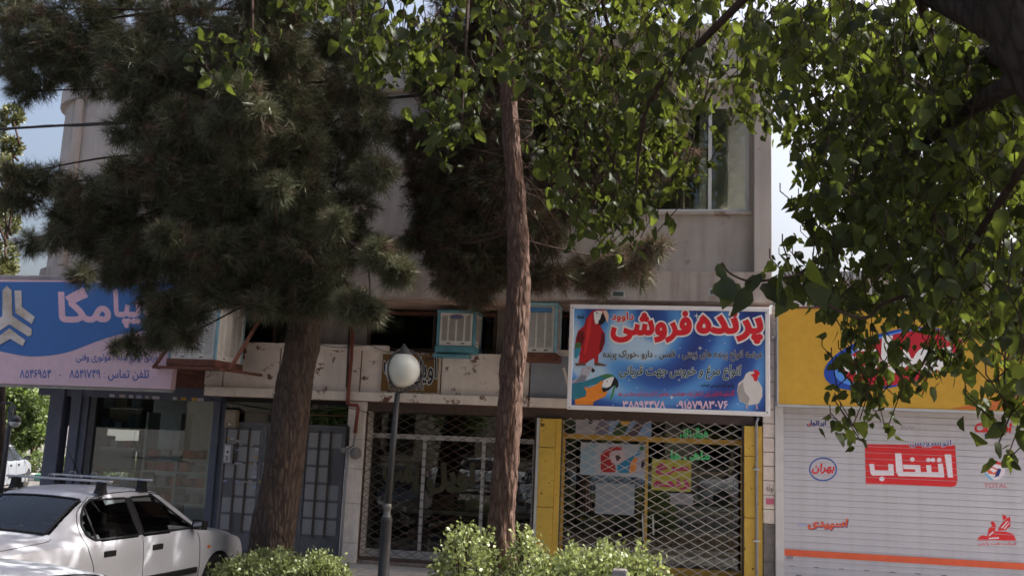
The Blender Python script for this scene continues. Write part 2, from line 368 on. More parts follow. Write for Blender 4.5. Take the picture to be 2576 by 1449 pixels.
MB().tube([(at(1063, 590, YP - .06).x, YP - .06, at(1063, 590, YP).z), (at(1063, 590, YP - .06).x, YP - .06, z_led)], .028, 8).build('drain_pipe', MATS['pale_pipe'], bld)
# soffit and mezzanine
MB().box(XL + .3, XR - .02, YF + .3, 19, z_sof - .035, z_sof - .002).build('soffit', M_soff, bld)
zf0 = at(960, 880, 14.95).z; zf_top = at(900, 868, 14.95).z; zl1 = at(900, 985, 14.95).z; zl0 = at(900, 1008, 14.95).z
z_mez = zf_top - .05
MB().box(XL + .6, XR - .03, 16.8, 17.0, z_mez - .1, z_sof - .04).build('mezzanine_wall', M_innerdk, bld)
def mez(x0p, x1p, m, n): 
    x0, x1 = at(x0p, 830, YM).x, at(x1p, 830, YM).x
    return MB().box(x0, x1, YM, YM + .12, z_mez, z_sof - .04).build(n, m, bld)
mez(794, 883, mat('mezzanine_panel', (.35, .31, .29), .8, .15, 4, streak=.4), 'mezzanine_panel'); mez(886, 924, MATS['mezzanine_panel'], 'mezzanine_panel')
mez(1250, 1330, MATS['mezzanine_panel'], 'mezzanine_panel'); mez(420, 540, M_soff, 'mezzanine_panel')
zr = at(1000, 792, YM).z
def mezwin(x0p, x1p, mull=()):
    x0, x1 = at(x0p, 830, YM).x, at(x1p, 830, YM).x
    f = MB(); t = .05; f.box(x0, x1, YM, YM + .06, z_mez, z_mez + .06); f.box(x0, x0 + t, YM + .003, YM + .057, z_mez + .06, zr); f.box(x1 - t, x1, YM + .003, YM + .057, z_mez + .06, zr)
    for q in mull: x = at(q, 830, YM).x; f.box(x - t / 2, x + t / 2, YM + .005, YM + .055, z_mez + .06, zr)
    w_ = f.build('mezzanine_window', M_brown, bld)
    MB().box(x0 + t, x1 - t, YM + .03, YM + .036, z_mez + .06, zr).build('pane', M_dkglass, w_)
    MB().box(x0, x1, YM - .02, YM + .08, zr, zr + .055).build('lintel', M_rust, w_)
mezwin(545, 792, [690]); mezwin(926, 1248, [1092, 1205]); mezwin(1332, 1500, [1420]); mezwin(1505, 1925, [1650, 1800])
# fascia of painted sheet above the shops
xa, xb = at(512, 985, 14.95).x, at(1440, 1005, 14.95).x
seams = [512, 560, 700, 905, 1108, 1332, 1440]
for a, b in zip(seams, seams[1:]):
    x0, x1 = at(a, 940, 14.95).x, at(b, 940, 14.95).x
    mm_ = M_white_rust if a != 1332 else mat('blue_grey_sheet', (.30, .33, .38), .6, .12, 4, stain=('#2a2a30', .22, 6))
    MB().box(x0 + .012, x1 - .012, 14.98, 15.02, zl1 + .002, zf0 - .02).build('fascia_panel', mm_, bld, bevel=.004)
for a, b in ((512, 600), (600, 880), (880, 975), (1325, 1440)):
    x0, x1 = at(a, 878, 14.9).x, at(b, 878, 14.9).x
    MB().box(x0 + .004, x1 - .004, 14.90, 15.04, zf0 - .02, zf_top).build('fascia_ledge', M_cream, bld, bevel=.008)
for a, b in ((512, 590), (590, 880), (880, 1085), (1085, 1330), (1330, 1440)):
    x0, x1 = at(a, 998, 14.9).x, at(b, 998, 14.9).x
    MB().box(x0 + .003, x1 - .003, 14.89, 15.04, zl0, zl1).build('fascia_ledge', M_cream, bld, bevel=.008)
MB().box(xa, XR - .1, 15.03, 15.3, zl0 - .01, zf0 - .03).build('fascia_backing', M_rust, bld)
MB().box(at(905, 1010, YS).x, XR - .2, 15.06, 15.5, zl0 - .16, zl0 - .012).build('shutter_housing', M_brown, bld)
MB().box(at(1430, 900, YS).x, XR - .02, 15.05, 15.35, zl0 - .01, z_sof - .5).build('sign_backing_wall', M_soff, bld)
# shop walls, floors, ceilings
zc = zl0 + .05
xd = [XL + .35, at(540, 1250, YS).x, at(868, 1250, YS).x, at(1378, 1250, YS).x, at(1894, 1250, YS).x]
MB().box(XL + .3, XR - .03, YS + .1, 19.0, .001, .03).build('shop_floor', mat('shop_floor_tile', (.36, .35, .33), .5, .2), bld)
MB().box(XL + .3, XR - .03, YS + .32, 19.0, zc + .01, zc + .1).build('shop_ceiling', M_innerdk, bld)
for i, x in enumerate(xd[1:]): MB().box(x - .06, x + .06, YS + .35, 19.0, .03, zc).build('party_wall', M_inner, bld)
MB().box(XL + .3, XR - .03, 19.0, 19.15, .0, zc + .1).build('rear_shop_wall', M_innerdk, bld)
MB().box(at(905, 1400, YS).x, xd[4], 15.0, YS + .2, -.002, .06).build('threshold', mat('chipped_threshold', (.22, .17, .15), .9, .3, 6, .3, stain=('#6a3a33', .27, 8)), bld, bevel=.01)
# stone pier between the doors and the first grille
px0, px1 = at(862, 1250, 14.95).x - .0, at(905, 1250, 14.95).x
pier = M_stone
zz = [0, .32, .95, 1.5, 1.98, zl0 - .01]
for a, b in zip(zz, zz[1:]): MB().box(px0 + random.uniform(-.004, .004), px1, 14.94, 15.6, a + .003, b - .003).build('stone_block', M_stone, bld, bevel=.006)
# yellow piers
def yellow_pier(p0, p1, label):
    x0, x1 = at(p0, 1250, 14.96).x, at(p1, 1250, 14.96).x
    zz = [0, 1.05, 1.98, zl0 - .17]
    for a, b in zip(zz, zz[1:]): MB().box(x0, x1 - .09, 14.96, 15.4, a + .003, b - .003).build('yellow_pier', M_yellow, bld, bevel=.008)
    MB().box(x1 - .088, x1, 14.99, 15.4, 0, zl0 - .17).build('yellow_pier', M_yellow, bld, bevel=.006)
yellow_pier(1351, 1406, ''); yellow_pier(1872, 1919, '')
MB().box(at(1340, 1250, 15).x + .03, at(1351, 1250, 14.97).x, 14.975, 15.3, .02, zl0 - .17).build('shutter_guide', M_alu, bld)

# ================================================================= neighbour on the right
nb = thing('neighbour_shop_building', 'low shop building right of the beige block behind white shutter', 'building', (4, 15.5, 0))
nx0, nx1 = at(1920, 1250, 14.97).x, 9.0
zy1 = at(2200, 785, 14.7).z; zy0 = at(2200, 1027, 14.7).z
x0, x1 = nx0, at(1949, 1250, 14.97).x
zb = [(.0, .42), (.42, .98)]
for a, b in zb: MB().box(x0, x1, 14.97, 15.5, a + .002, b - .002).build('stone_block', M_dkstone, nb, bevel=.01)
z = .98
while z < zy1 - .1:
    h = .215; MB().box(x0, x1 + random.uniform(-.003, .003), 14.965 + random.uniform(-.004, .004), 15.5, z + .004, min(z + h, zy1) - .004).build('stone_block', M_stone, nb, bevel=.008); z += h
MB().box(x1, nx1, 15.35, 22, 0, zy1 - .06).build('body_wall', M_wall, nb)
MB().box(x1 + .0, nx1, 15.0, 15.34, zy0 + .05, zy1 - .05).build('lintel_wall', M_wall, nb)
MB().box(nx0, nx1 + .1, 15.5, 22.2, zy1 - .06, zy1 + .05).build('roof_slab', M_kerb, nb)
MB().box(x1 + .004, at(1972, 1250, 14.95).x, 14.92, 15.3, .0, zy0 + .06).build('shutter_guide', mat('white_guide', (.6, .58, .58), .5, .08, stain=('#7a4a30', .2, 9)), nb, bevel=.006)
print_poly('sticker', [([(1927, 1253), (1947, 1253), (1947, 1268), (1927, 1268)], flat('pink_sticker', '#c86a86'))], 14.955, nb)
lettering('sticker', 'لوله', flat('pencil_mark', '#6a6068'), nb, (1928, 1218, 1946, 1240), 14.955, .0, lift=.002)
# ================================================================= signs
def seen(h, k=.66):
    return tuple(min(.86, x / k) for x in hexc(h))
def flats(name, h, rough=.5): return flat(name, seen(h), rough)
C1 = lambda x, y: (x / 4.0, 669.8 + y / 4.0)                       # enlarged views the outlines were read from
C7 = lambda x, y: (1416.8 + x / 4.561, 738.5 + y / 4.561)
C9 = lambda x, y: (1889.1 + x / 3.750, 686.9 + y / 3.750)
CS = lambda x, y: (1914.8 + x / 3.3285, 1013.2 + y / 3.3285)
C8 = lambda x, y: (1330.9 + x / 3.3275, 1013.2 + y / 3.3275)
def bx(C, x0, y0, x1, y1): a = C(x0, y0); b = C(x1, y1); return (a[0], a[1], b[0], b[1])
def pl(C, pts): return [C(x, y) for x, y in pts]

# --- blue and pink sign at the left
YB = 13.88
bs = thing('shop_sign', 'long blue and pink shop sign with emblem over glazed shop at left', 'sign', tuple(at(200, 850, YB + .1)))
xl, xr = at(-160, 840, YB).x, at(443, 840, YB).x; zt_, zb_ = at(200, 706, YB).z, at(200, 971, YB).z
MB().box(xl, xr, YB, YB + .14, zb_, zt_).build('panel', flats('sign_pink', '#b49aa4'), bs)
MB().box(xl, xr, YB + .02, YB + .16, zt_ + .002, zt_ + .085).build('top_cloth', mat('grey_cloth', (.30, .27, .29), .9, .2, 5, .3, 20), bs, bevel=.02)
MB().box(xl, xr - .01, YB + .03, YB + .13, zb_ - .05, zb_ - .004).build('bottom_rail', M_kerb, bs)
M_sblue = flats('sign_blue', '#375c92'); M_sgold = mat('emblem_metal', seen('#a3917c'), .45, .2, 2.5, col2=seen('#b9b4b4'))
wave = curve(pl(C1, [(-640, 720), (-300, 800), (0, 855), (200, 895), (350, 907), (560, 890), (730, 850), (900, 785), (1080, 720), (1250, 680), (1600, 640), (1772, 636)]), 4)
print_poly('blue_print', [([(-156, 709), (442.5, 709.5)] + [q for q in reversed(wave)], M_sblue)], YB, bs)
em = [[(72, 198), (120, 245), (128, 500), (322, 632), (322, 692), (288, 705), (100, 585), (-88, 705), (-125, 690), (-125, 632), (28, 500), (30, 245)],
      [(150, 245), (220, 245), (225, 410), (355, 510), (325, 582), (160, 470)], [(2, 245), (-68, 245), (-70, 410), (-200, 510), (-170, 582), (-6, 470)],
      [(100, 625), (260, 745), (235, 805), (108, 730), (-20, 805), (-60, 745)]]
def grow(p, k): 
    cx = sum(a for a, b in p) / len(p); cy = sum(b for a, b in p) / len(p); return [(cx + (a - cx) * k, cy + (b - cy) * k) for a, b in p]
M_navyp = flats('navy_print', '#1f2f5c')
print_poly('emblem', [(pl(C1, [(x + 3, y + 4) for x, y in e]), M_navyp) for e in em] + [(pl(C1, e), M_sgold) for e in em], YB, bs, .0045)
M_spink = flats('pink_letters', '#bb9aa8'); M_sbt = flats('blue_letters', '#3f5590')
lettering('lettering', 'مگا', M_spink, bs, (150, 727, 276, 808), YB, .035, lift=.005)
lettering('lettering', 'سایپا', M_spink, bs, (288, 731, 436, 822), YB, .035, lift=.005)
lettering('lettering', 'بورس لوازم بدنه ، موتوری وفنی', M_sbt, bs, (192, 888, 402, 916), YB, .012, lift=.004)
lettering('lettering', 'تلفن تماس : ۸۵۴۱۷۴۹   -   ۸۵۴۶۹۵۴', M_sbt, bs, (50, 929, 375, 957), YB, .012, lift=.004)

# --- bird shop sign
YG = 14.02
gs = thing('bird_shop_sign', 'blue bird shop sign with parrots and red lettering in white frame', 'sign', tuple(at(1680, 900, YG)))
A, B_ = at(1430.5, 898, YG), at(1936, 910, YG); zt_ = at(1685, 770, YG).z; zb_ = at(1685, 1038, YG).z
fx0, fx1 = A.x, B_.x; t = .062
def swirl(name):
    m = bpy.data.materials.new(name); m.use_nodes = True; T = m.node_tree; N = T.nodes; L = T.links; p = N['Principled BSDF']; p.inputs['Roughness'].default_value = .45
    tc = N.new('ShaderNodeTexCoord'); mp = N.new('ShaderNodeMapping'); mp.inputs['Location'].default_value = (-fx0 - 1.2, 0, -zt_ + .2); L.new(tc.outputs['Object'], mp.inputs[0])
    sp = N.new('ShaderNodeTexWave'); sp.wave_type = 'RINGS'; sp.rings_direction = 'Y'; sp.inputs['Scale'].default_value = .42; sp.inputs['Distortion'].default_value = 2.6; sp.inputs['Detail'].default_value = 3; sp.inputs['Detail Scale'].default_value = .9
    L.new(mp.outputs[0], sp.inputs[0])
    nz = N.new('ShaderNodeTexNoise'); nz.inputs['Scale'].default_value = .9; nz.inputs['Detail'].default_value = 1; L.new(tc.outputs['Object'], nz.inputs[0])
    gr = N.new('ShaderNodeTexGradient'); gr.gradient_type = 'SPHERICAL'; m2 = N.new('ShaderNodeMapping'); m2.vector_type = 'TEXTURE'; m2.inputs['Location'].default_value = (fx0 + .55, YG, zt_ - .75); m2.inputs['Scale'].default_value = (1.25, 5, .75); L.new(tc.outputs['Object'], m2.inputs[0]); L.new(m2.outputs[0], gr.inputs[0])
    a = N.new('ShaderNodeMath'); a.operation = 'MULTIPLY'; a.inputs[1].default_value = .55; L.new(sp.outputs['Fac'], a.inputs[0])
    b = N.new('ShaderNodeMath'); b.operation = 'MULTIPLY_ADD'; b.inputs[1].default_value = .35; L.new(nz.outputs['Fac'], b.inputs[0]); L.new(a.outputs[0], b.inputs[2])
    c = N.new('ShaderNodeMath'); c.operation = 'MULTIPLY_ADD'; c.inputs[1].default_value = .8; L.new(gr.outputs['Fac'], c.inputs[0]); L.new(b.outputs[0], c.inputs[2])
    r = N.new('ShaderNodeValToRGB'); e = r.color_ramp.elements; e[0].position = .12; e[0].color = (*seen('#1f2a66'), 1); e[1].position = 1.0; e[1].color = (*seen('#98b0cc'), 1)
    q = e.new(.5); q.color = (*seen('#2c4f93'), 1); q = e.new(.8); q.color = (*seen('#4f86bd'), 1)
    L.new(c.outputs[0], r.inputs[0]); L.new(r.outputs[0], p.inputs['Base Color']); MATS[name] = m; return m
M_wf = mat('white_frame', (.80, .78, .80), .4, .04)
MB().box(fx0 + t, fx1 - t, YG, YG + .10, zb_ + t, zt_ - t).build('panel', swirl('printed_blue_swirl'), gs)
MB().box(fx0, fx1, YG - .025, YG + .11, zt_ - t, zt_).build('frame', M_wf, gs, bevel=.006); MB().box(fx0, fx1, YG - .025, YG + .11, zb_, zb_ + t).build('frame', M_wf, gs, bevel=.006)
MB().box(fx0, fx0 + t, YG - .024, YG + .109, zb_ + t, zt_ - t).build('frame', M_wf, gs, bevel=.006); MB().box(fx1 - t, fx1, YG - .024, YG + .109, zb_ + t, zt_ - t).build('frame', M_wf, gs, bevel=.006)
M_red = flats('red_print', '#b5222c'); M_wp = flats('white_print', '#c9c6cc'); M_blk = flats('black_print', '#1b1a20'); M_grn = flats('dark_green_print', '#24443f')
def two(s, box, bold, m, halo=.05, slant=0.0):
    lettering('lettering_outline', s, M_wp, gs, bx(C7, *box), YG, bold + halo, slant, .006)
    lettering('lettering', s, m, gs, bx(C7, *box), YG, bold, slant, .008)
two('پرنده', (1545, 215, 2275, 560), .05, M_red); two('فروشی', (560, 215, 1460, 545), .05, M_red); two('داوود', (555, 215, 805, 325), .03, M_red)
two('عرضه انواع پرنده های زینتی ، قفس ، دارو ،خوراک پرنده', (460, 650, 2285, 772), .018, M_blk, .03)
two('انواع مرغ و خروس جهت قربانی', (650, 825, 2030, 985), .022, M_grn, .035, .12)
lettering('lettering', 'پیامبر اکرم (ص) می فرمایند :', M_blk, gs, bx(C7, 1560, 1022, 1962, 1088), YG, .01, lift=.006)
lettering('lettering', 'آگاه باشید که قربانی کردن از اعمال نجات دهنده است ، صاحبش را از شر دنیا و آخرت نجات می دهد', M_red, gs, bx(C7, 630, 1105, 1965, 1188), YG, .01, lift=.006)
lettering('lettering', '۳۸۵۹۴۴۷۸ – ۰۹۱۵۷۹۸۳۰۷۶', flats('pale_pink_print', '#c9a9b8'), gs, bx(C7, 685, 1232, 1885, 1318), YG, .03, lift=.006)
lettering('lettering', 'شعبه -', M_blk, gs, bx(C7, 140, 235, 240, 300), YG, .02, lift=.006)
def f(h): return flats('print_' + h[1:], h)
cr_, dr_ = f('#9c2228'), f('#5f1a20')
mac = [([(330, 200), (420, 182), (490, 190), (500, 240), (440, 300), (430, 380), (478, 460), (480, 560), (445, 660), (405, 700), (400, 790), (360, 800), (355, 740), (300, 770), (250, 810), (180, 800), (190, 700), (140, 740), (128, 640), (145, 520), (170, 430), (240, 370), (265, 290)], cr_),
       ([(440, 440), (478, 460), (480, 560), (430, 670), (410, 640), (430, 520)], dr_), ([(150, 500), (185, 430), (235, 430), (240, 520), (215, 600), (170, 590)], dr_),
       ([(150, 560), (200, 560), (205, 620), (150, 640), (132, 600)], f('#43653a')), ([(132, 630), (205, 620), (190, 690), (150, 750), (130, 730)], f('#2f7793')),
       ([(350, 215), (400, 195), (455, 200), (440, 260), (410, 340), (370, 350), (355, 290)], M_wp), ([(455, 195), (500, 195), (525, 250), (515, 340), (495, 310), (470, 240)], f('#c7a79a')),
       ([(440, 230), (470, 240), (492, 300), (455, 350), (410, 360), (402, 320), (425, 290)], M_blk), (ell(388, 225, 9, 9, 10), M_blk),
       ([(132, 800), (240, 795), (270, 825), (150, 828)], f('#5c4038')), ([(355, 795), (400, 790), (498, 820), (495, 830), (360, 825)], f('#5c4038')), ([(290, 260), (330, 230), (320, 420), (260, 700), (230, 690), (260, 440)], f('#b12f2f'))]
grp = [([(220, 850), (300, 828), (350, 850), (370, 880), (345, 910), (310, 900), (280, 960), (260, 1000), (110, 1030), (110, 1000), (180, 960), (205, 900)], f('#9b98a3')), ([(150, 1000), (210, 930), (270, 940), (250, 1000), (112, 1028)], f('#6f7080')), ([(330, 850), (370, 880), (345, 908), (322, 890)], M_blk), (ell(292, 855, 7, 7, 8), M_blk)]
bgm = [([(104, 1040), (230, 1010), (400, 950), (500, 920), (570, 930), (600, 970), (470, 990), (380, 1040), (240, 1070), (270, 1130), (255, 1170), (130, 1220), (104, 1220)], f('#2c6a7e')),
       ([(240, 1070), (300, 1080), (370, 1050), (440, 1000), (465, 990), (440, 1060), (470, 1100), (510, 1130), (480, 1180), (350, 1240), (345, 1280), (140, 1272), (135, 1215), (255, 1180), (270, 1130)], f('#c8762c')),
       ([(470, 990), (560, 950), (600, 970), (560, 1050), (500, 1080), (445, 1060)], M_wp), ([(590, 950), (630, 1000), (635, 1060), (610, 1090), (590, 1050), (520, 1110), (460, 1130), (440, 1080), (500, 1080), (545, 1060)], M_blk),
       ([(420, 940), (500, 920), (570, 930), (585, 950), (480, 970)], f('#3f6b45')), ([(585, 1050), (605, 1060), (565, 1200), (545, 1225), (540, 1190)], f('#3f7a55')), (ell(505, 1005, 7, 7, 8), M_blk)]
hen = [([(2095, 920), (2130, 895), (2190, 890), (2200, 960), (2240, 1000), (2285, 1080), (2285, 1180), (2240, 1260), (2130, 1280), (2020, 1230), (1995, 1120), (2010, 1030), (2070, 980)], f('#b9b4b2')), ([(2010, 1060), (2060, 1010), (2080, 1120), (2140, 1200), (2120, 1270), (2020, 1225), (1998, 1130)], f('#8f8a8a')),
       ([(2180, 870), (2230, 880), (2255, 910), (2245, 950), (2215, 930), (2190, 900)], M_red), ([(2150, 930), (2190, 915), (2235, 940), (2225, 1005), (2190, 1000), (2180, 960)], M_red), ([(2235, 935), (2262, 945), (2236, 956)], f('#c8a070')),
       ([(2095, 1268), (2110, 1268), (2118, 1322), (2098, 1322)], f('#b09088')), ([(2210, 1262), (2225, 1260), (2232, 1325), (2214, 1325)], f('#b09088'))]
for nm, pp in (('parrot_print', mac), ('parrot_print', grp), ('parrot_print', bgm), ('hen_print', hen)):
    print_poly(nm, [(pl(C7, a), m) for a, m in pp], YG, gs, .003, .0006)
for cx, cy, r in ((1530, 255, 36), (1570, 625, 30), (1245, 1190, 30), (920, 515, 16), (1010, 580, 14), (1330, 990, 20), (1340, 625, 12), (1855, 570, 12), (1900, 240, 18), (760, 990, 14), (850, 1080, 14), (1680, 540, 12), (570, 1278, 14), (1160, 1100, 10), (1420, 1215, 12), (2000, 1265, 12), (1120, 600, 9), (620, 215, 10)):
    s4 = []
    for i in range(8): a_ = i * math.pi / 4; q = r if i % 2 == 0 else r * .22; s4.append((cx + q * math.cos(a_), cy + q * math.sin(a_)))
    print_poly('star_print', [(pl(C7, s4), M_wp)], YG, gs, .0025)
for q in ((1441, 774), (1928, 786), (1433, 1025), (1930, 1037)): MB().lathe(at(q[0], q[1], YG - .027), [(.0, -.008), (.008, -.008), (.008, .008), (0, .008)], 8).build('screw', M_dkmetal, gs)

# --- yellow sign at the right
YY = 14.70
ys = thing('yellow_sign', 'yellow shop sign with blue and red oval emblem above white shutter', 'sign', tuple(at(2260, 900, YY)))
zt_, zb_ = at(2260, 780, YY).z, at(2260, 1026, YY).z; xl, xr = at(1958, 900, YY).x, at(2780, 900, YY).x
MB().box(xl, xr, YY, YY + .25, zb_, zt_).build('panel', flats('sign_yellow', '#a5812f'), ys)
MB().box(xl - .02, xr, YY - .012, YY + .24, zb_ - .035, zb_ - .002).build('frame', M_alu, ys); MB().box(xl - .022, xl - .001, YY - .01, YY + .24, zb_, zt_).build('frame', M_alu, ys); MB().box(xl - .02, xr, YY - .01, YY + .24, zt_ + .001, zt_ + .03).build('frame', M_rust, ys)
M_yb, M_yr = flats('emblem_blue', '#1f3d8c'), flats('emblem_red', '#9c1f2c')
print_poly('emblem', [(pl(C9, ell(1330, 810, 660, 262, 40, rot=-14)), M_yb), (pl(C9, ell(1390, 800, 620, 240, 40, rot=-14)), flats('emblem_pale_blue', '#4a7bc0')), (pl(C9, ell(1430, 800, 580, 235, 40, rot=-14)), M_yr)], YY, ys)
lettering('lettering', 'بهران', M_wp, ys, bx(C9, 900, 610, 1880, 930), YY, .06, .1, lift=.007)
print_poly('swoosh_print', [(pl(C9, curve([(1880, 1278), (2150, 1230), (2560, 1150), (3000, 1040)], 3) + [(3000, 1300), (2400, 1292)]), flats('swoosh_orange', '#a35a30'))], YY, ys)

# --- small gold sign behind the lamp
YO = 14.93
os_ = thing('gold_sign', 'small gold sign half hidden behind the globe lamp', 'sign', tuple(at(1030, 940, YO)))
x0, x1 = at(960, 940, YO).x, at(1101, 940, YO).x; z0, z1 = at(1030, 985, YO).z, at(1030, 892, YO).z
MB().box(x0, x1, YO, YO + .04, z0, z1).build('panel', flats('sign_gold', '#5e4422'), os_, bevel=.006)
M_dkb = flats('dark_blue_print', '#22232f')
for s, b_, bo in (('اویل', (1038, 900, 1098, 966), .02), ('پمپ', (966, 905, 1030, 966), .02)):
    lettering('lettering_outline', s, M_wp, os_, b_, YO, bo + .03, lift=.002); lettering('lettering', s, M_dkb, os_, b_, YO, bo, lift=.004)
lettering('lettering_outline', 'OIL PUMPE', M_wp, os_, (978, 967, 1066, 981), YO, .05, lift=.002); lettering('lettering', 'OIL PUMPE', M_dkb, os_, (978, 967, 1066, 981), YO, .015, lift=.004)
lettering('lettering', 'تعمیر', M_dkb, os_, (1070, 894, 1096, 908), YO, .02, lift=.003)

# ================================================================= white roller shutter
YR = 15.05
rs = thing('roller_shutter', 'white roller shutter printed with oil logos and a red block', 'shutter', tuple(at(2270, 1449, YR)))
sx0, sx1 = at(1970, 1250, YR).x, 6.6; pitch = .0915
prof = [(.003, 0), (-.0075, .0015), (-.0075, .0045), (.001, .007), (0, .016), (0, pitch)]
s_ = MB(); L_ = sx1 - sx0
s_.add([(x, y, z) for x in (0, L_) for y, z in prof], [(i, i + 1, len(prof) + i + 1, len(prof) + i) for i in range(len(prof) - 1)])
M_sh = mat('white_shutter_enamel', (.56, .55, .60), .5, .05, 2, streak=.16)
slat = s_.mesh('slat', M_sh)
z = .0
while z < zy0 - .03:
    share('slat', slat, rs, Matrix.Translation((sx0, YR + random.uniform(-.0015, .0015), z)) @ Matrix.Rotation(random.uniform(-.0006, .0006), 4, 'Y')); z += pitch
def sh_text(s, box, m, bold=.0, slant=0.0): lettering('lettering', s, m, rs, bx(CS, *box), YR, bold, slant, .004)
def sh_poly(n, polys): print_poly(n, [(pl(CS, a), m) for a, m in polys], YR, rs, .003, .0008)
M_sn, M_sr, M_so = flats('shutter_navy', '#2b3a72'), flats('shutter_red', '#b62a2e'), flats('shutter_orange', '#c0563a')
sh_text('ایرانول', (385, 145, 542, 198), M_sn, .04)
sw = ell(505, 160, 145, 50, 20, 200, 430); sh_poly('logo_arc', [(sw + [(505 + (x - 505) * .97 - 4, 160 + (y - 160) * (.96 - .14 * max(0, (x - 505) / 145))) for x, y in reversed(sw)], M_sn), (ell(410, 180, 14, 12, 10), M_so)])
sh_text('هوالرزاق', (1165, 188, 1285, 220), flats('faint_grey_print', '#77737c'), .0)
sh_text('Castrol', (1790, 172, 2090, 246), M_sr, .045, .12); sh_text('GTX', (1872, 252, 2000, 290), M_sn, .04)
M_slot = flats('shutter_white_print', '#c4bec6')
rb = [(868, 345), (1625, 355), (1640, 600), (1645, 650), (1630, 690), (1598, 701), (875, 678)]
sh_poly('red_block', [(rb, M_sr)])
W_ = [[(1535, 430), (1590, 430), (1605, 622), (1562, 622)], [(1120, 420), (1172, 420), (1188, 575), (1190, 613), (1150, 612), (1130, 580)], [(1189, 575), (1530, 580), (1532, 622), (1189, 612)],
      [(1478, 510), (1520, 505), (1529, 581), (1485, 581)], [(1380, 520), (1422, 520), (1426, 580), (1388, 580)], [(1187, 515), (1330, 520), (1336, 577), (1290, 577), (1288, 555), (1190, 552)],
      ell(1265, 472, 20, 19, 12), ell(1400, 477, 20, 18, 12), ell(1438, 477, 19, 18, 12), ell(1490, 478, 20, 20, 12), [(905, 510), (945, 510), (950, 562), (1065, 565), (1062, 510), (1105, 512), (1112, 606), (930, 606), (915, 590)], ell(1010, 635, 23, 20, 12)]
mb = MB()
for w_ in W_:
    P = [at(*CS(x, y), YR) for x, y in w_]; mb.poly([Vector((q.x, YR - .0055, q.z)) for q in P])
mb.build('lettering', M_slot, rs)
lettering('lettering_outline', 'اتوسرویس', M_slot, rs, bx(CS, 1245, 308, 1590, 368), YR, .07, 0, .0048); lettering('lettering', 'اتوسرویس', M_sn, rs, bx(CS, 1245, 308, 1590, 368), YR, .02, 0, .0062)
ring = ell(518, 555, 118, 100, 28); rin = ell(518, 555, 106, 88, 28)
mb = MB(); P = [at(*CS(*q), YR) for q in ring]; Q = [at(*CS(*q), YR) for q in rin]
mb.add([(q.x, YR - .004, q.z) for q in P + Q], [(i, (i + 1) % 28, 28 + (i + 1) % 28, 28 + i) for i in range(28)]); mb.build('logo_ring', flats('ring_blue', '#34508f'), rs)
sh_text('بهران', (430, 508, 612, 590), M_sr, .04, .15)
sh_text('TOTAL', (1866, 672, 2062, 711), flats('faded_red_print', '#a8707a'), .02)
sh_poly('logo_ball', [(ell(1955, 565, 86, 80, 24), flats('ball_white', '#c4bec6')), (ell(1955, 565, 86, 80, 12, 190, 330), M_sr), (ell(1955, 575, 86, 62, 12, 190, 330), flats('ball_white', '#c4bec6')), ([(1880, 545), (1930, 530), (2000, 560), (1960, 600), (1900, 590)], M_so), ([(1905, 548), (1940, 545), (1975, 565), (1945, 585)], flats('ball_white', '#c4bec6')),
    ([(1985, 545), (2010, 555), (1990, 610), (1950, 625), (1965, 590)], flats('ball_navy', '#26366e')), (ell(1955, 565, 86, 80, 8, 95, 175), flats('ball_sky', '#5f9fd0'))])
lettering('lettering_shadow', 'اسپیدی', M_sn, rs, bx(CS, 400, 975, 722, 1066), YR, .05, .2, .0035); lettering('lettering', 'اسپیدی', M_so, rs, bx(CS, 396, 970, 716, 1060), YR, .045, .2, .0055)
sh_poly('logo_bar', [([(305, 1012), (392, 1012), (398, 1028), (305, 1028)], flats('bar_blue', '#8d90ac'))])
sp_ = [[(1812, 1130), (1850, 1105), (1890, 1112), (1905, 1050), (1935, 1025), (1918, 1000), (1940, 988), (1960, 1008), (1966, 1040), (1955, 1072), (2050, 1075), (2110, 1095), (2136, 1150), (1815, 1150)],
       [(1985, 1045), (2030, 990), (2060, 962), (2085, 950), (2086, 1030), (2050, 1062), (1985, 1068)], [(2015, 930), (2046, 936), (2056, 962), (2028, 984)]]
sh_poly('sphinx_print', [(q, M_sr) for q in sp_] + [([(1905, 1128), (1990, 1122), (1990, 1134), (1905, 1138)], M_slot), ([(1935, 1075), (1950, 1075), (1915, 1110), (1900, 1112)], M_slot), ([(2010, 1040), (2062, 985), (2066, 990), (2018, 1046)], M_slot), ([(2030, 1050), (2076, 1000), (2078, 1006), (2038, 1054)], M_slot)])
sh_text('شرکت نفت پارس', (1815, 1160, 2136, 1194), M_sr, .012)
zo = at(2270, 1397, YR).z
o1, o2 = at(1971, 1390, YR).z, at(1971, 1380, YR).z
MB().box(sx0 + .002, sx1, YR - .013, YR - .011, o1 - .035, o2 + .0).build('orange_band', M_so, rs)
hole = MB()
for k, zz_ in enumerate((o1 - .19, o1 - .32)):
    x = sx0 + .08 + .1 * k
    while x < sx1: hole.box(x, x + .075, YR - .004, YR - .002, zz_, zz_ + .012); x += .36
stuff(hole.build('vent_slot', M_dkmetal, rs))
print_poly('sticker', [(pl(CS, [(210, 1262), (268, 1264), (266, 1302), (210, 1300)]), f('#7a7680'))], YR, rs, .0125)

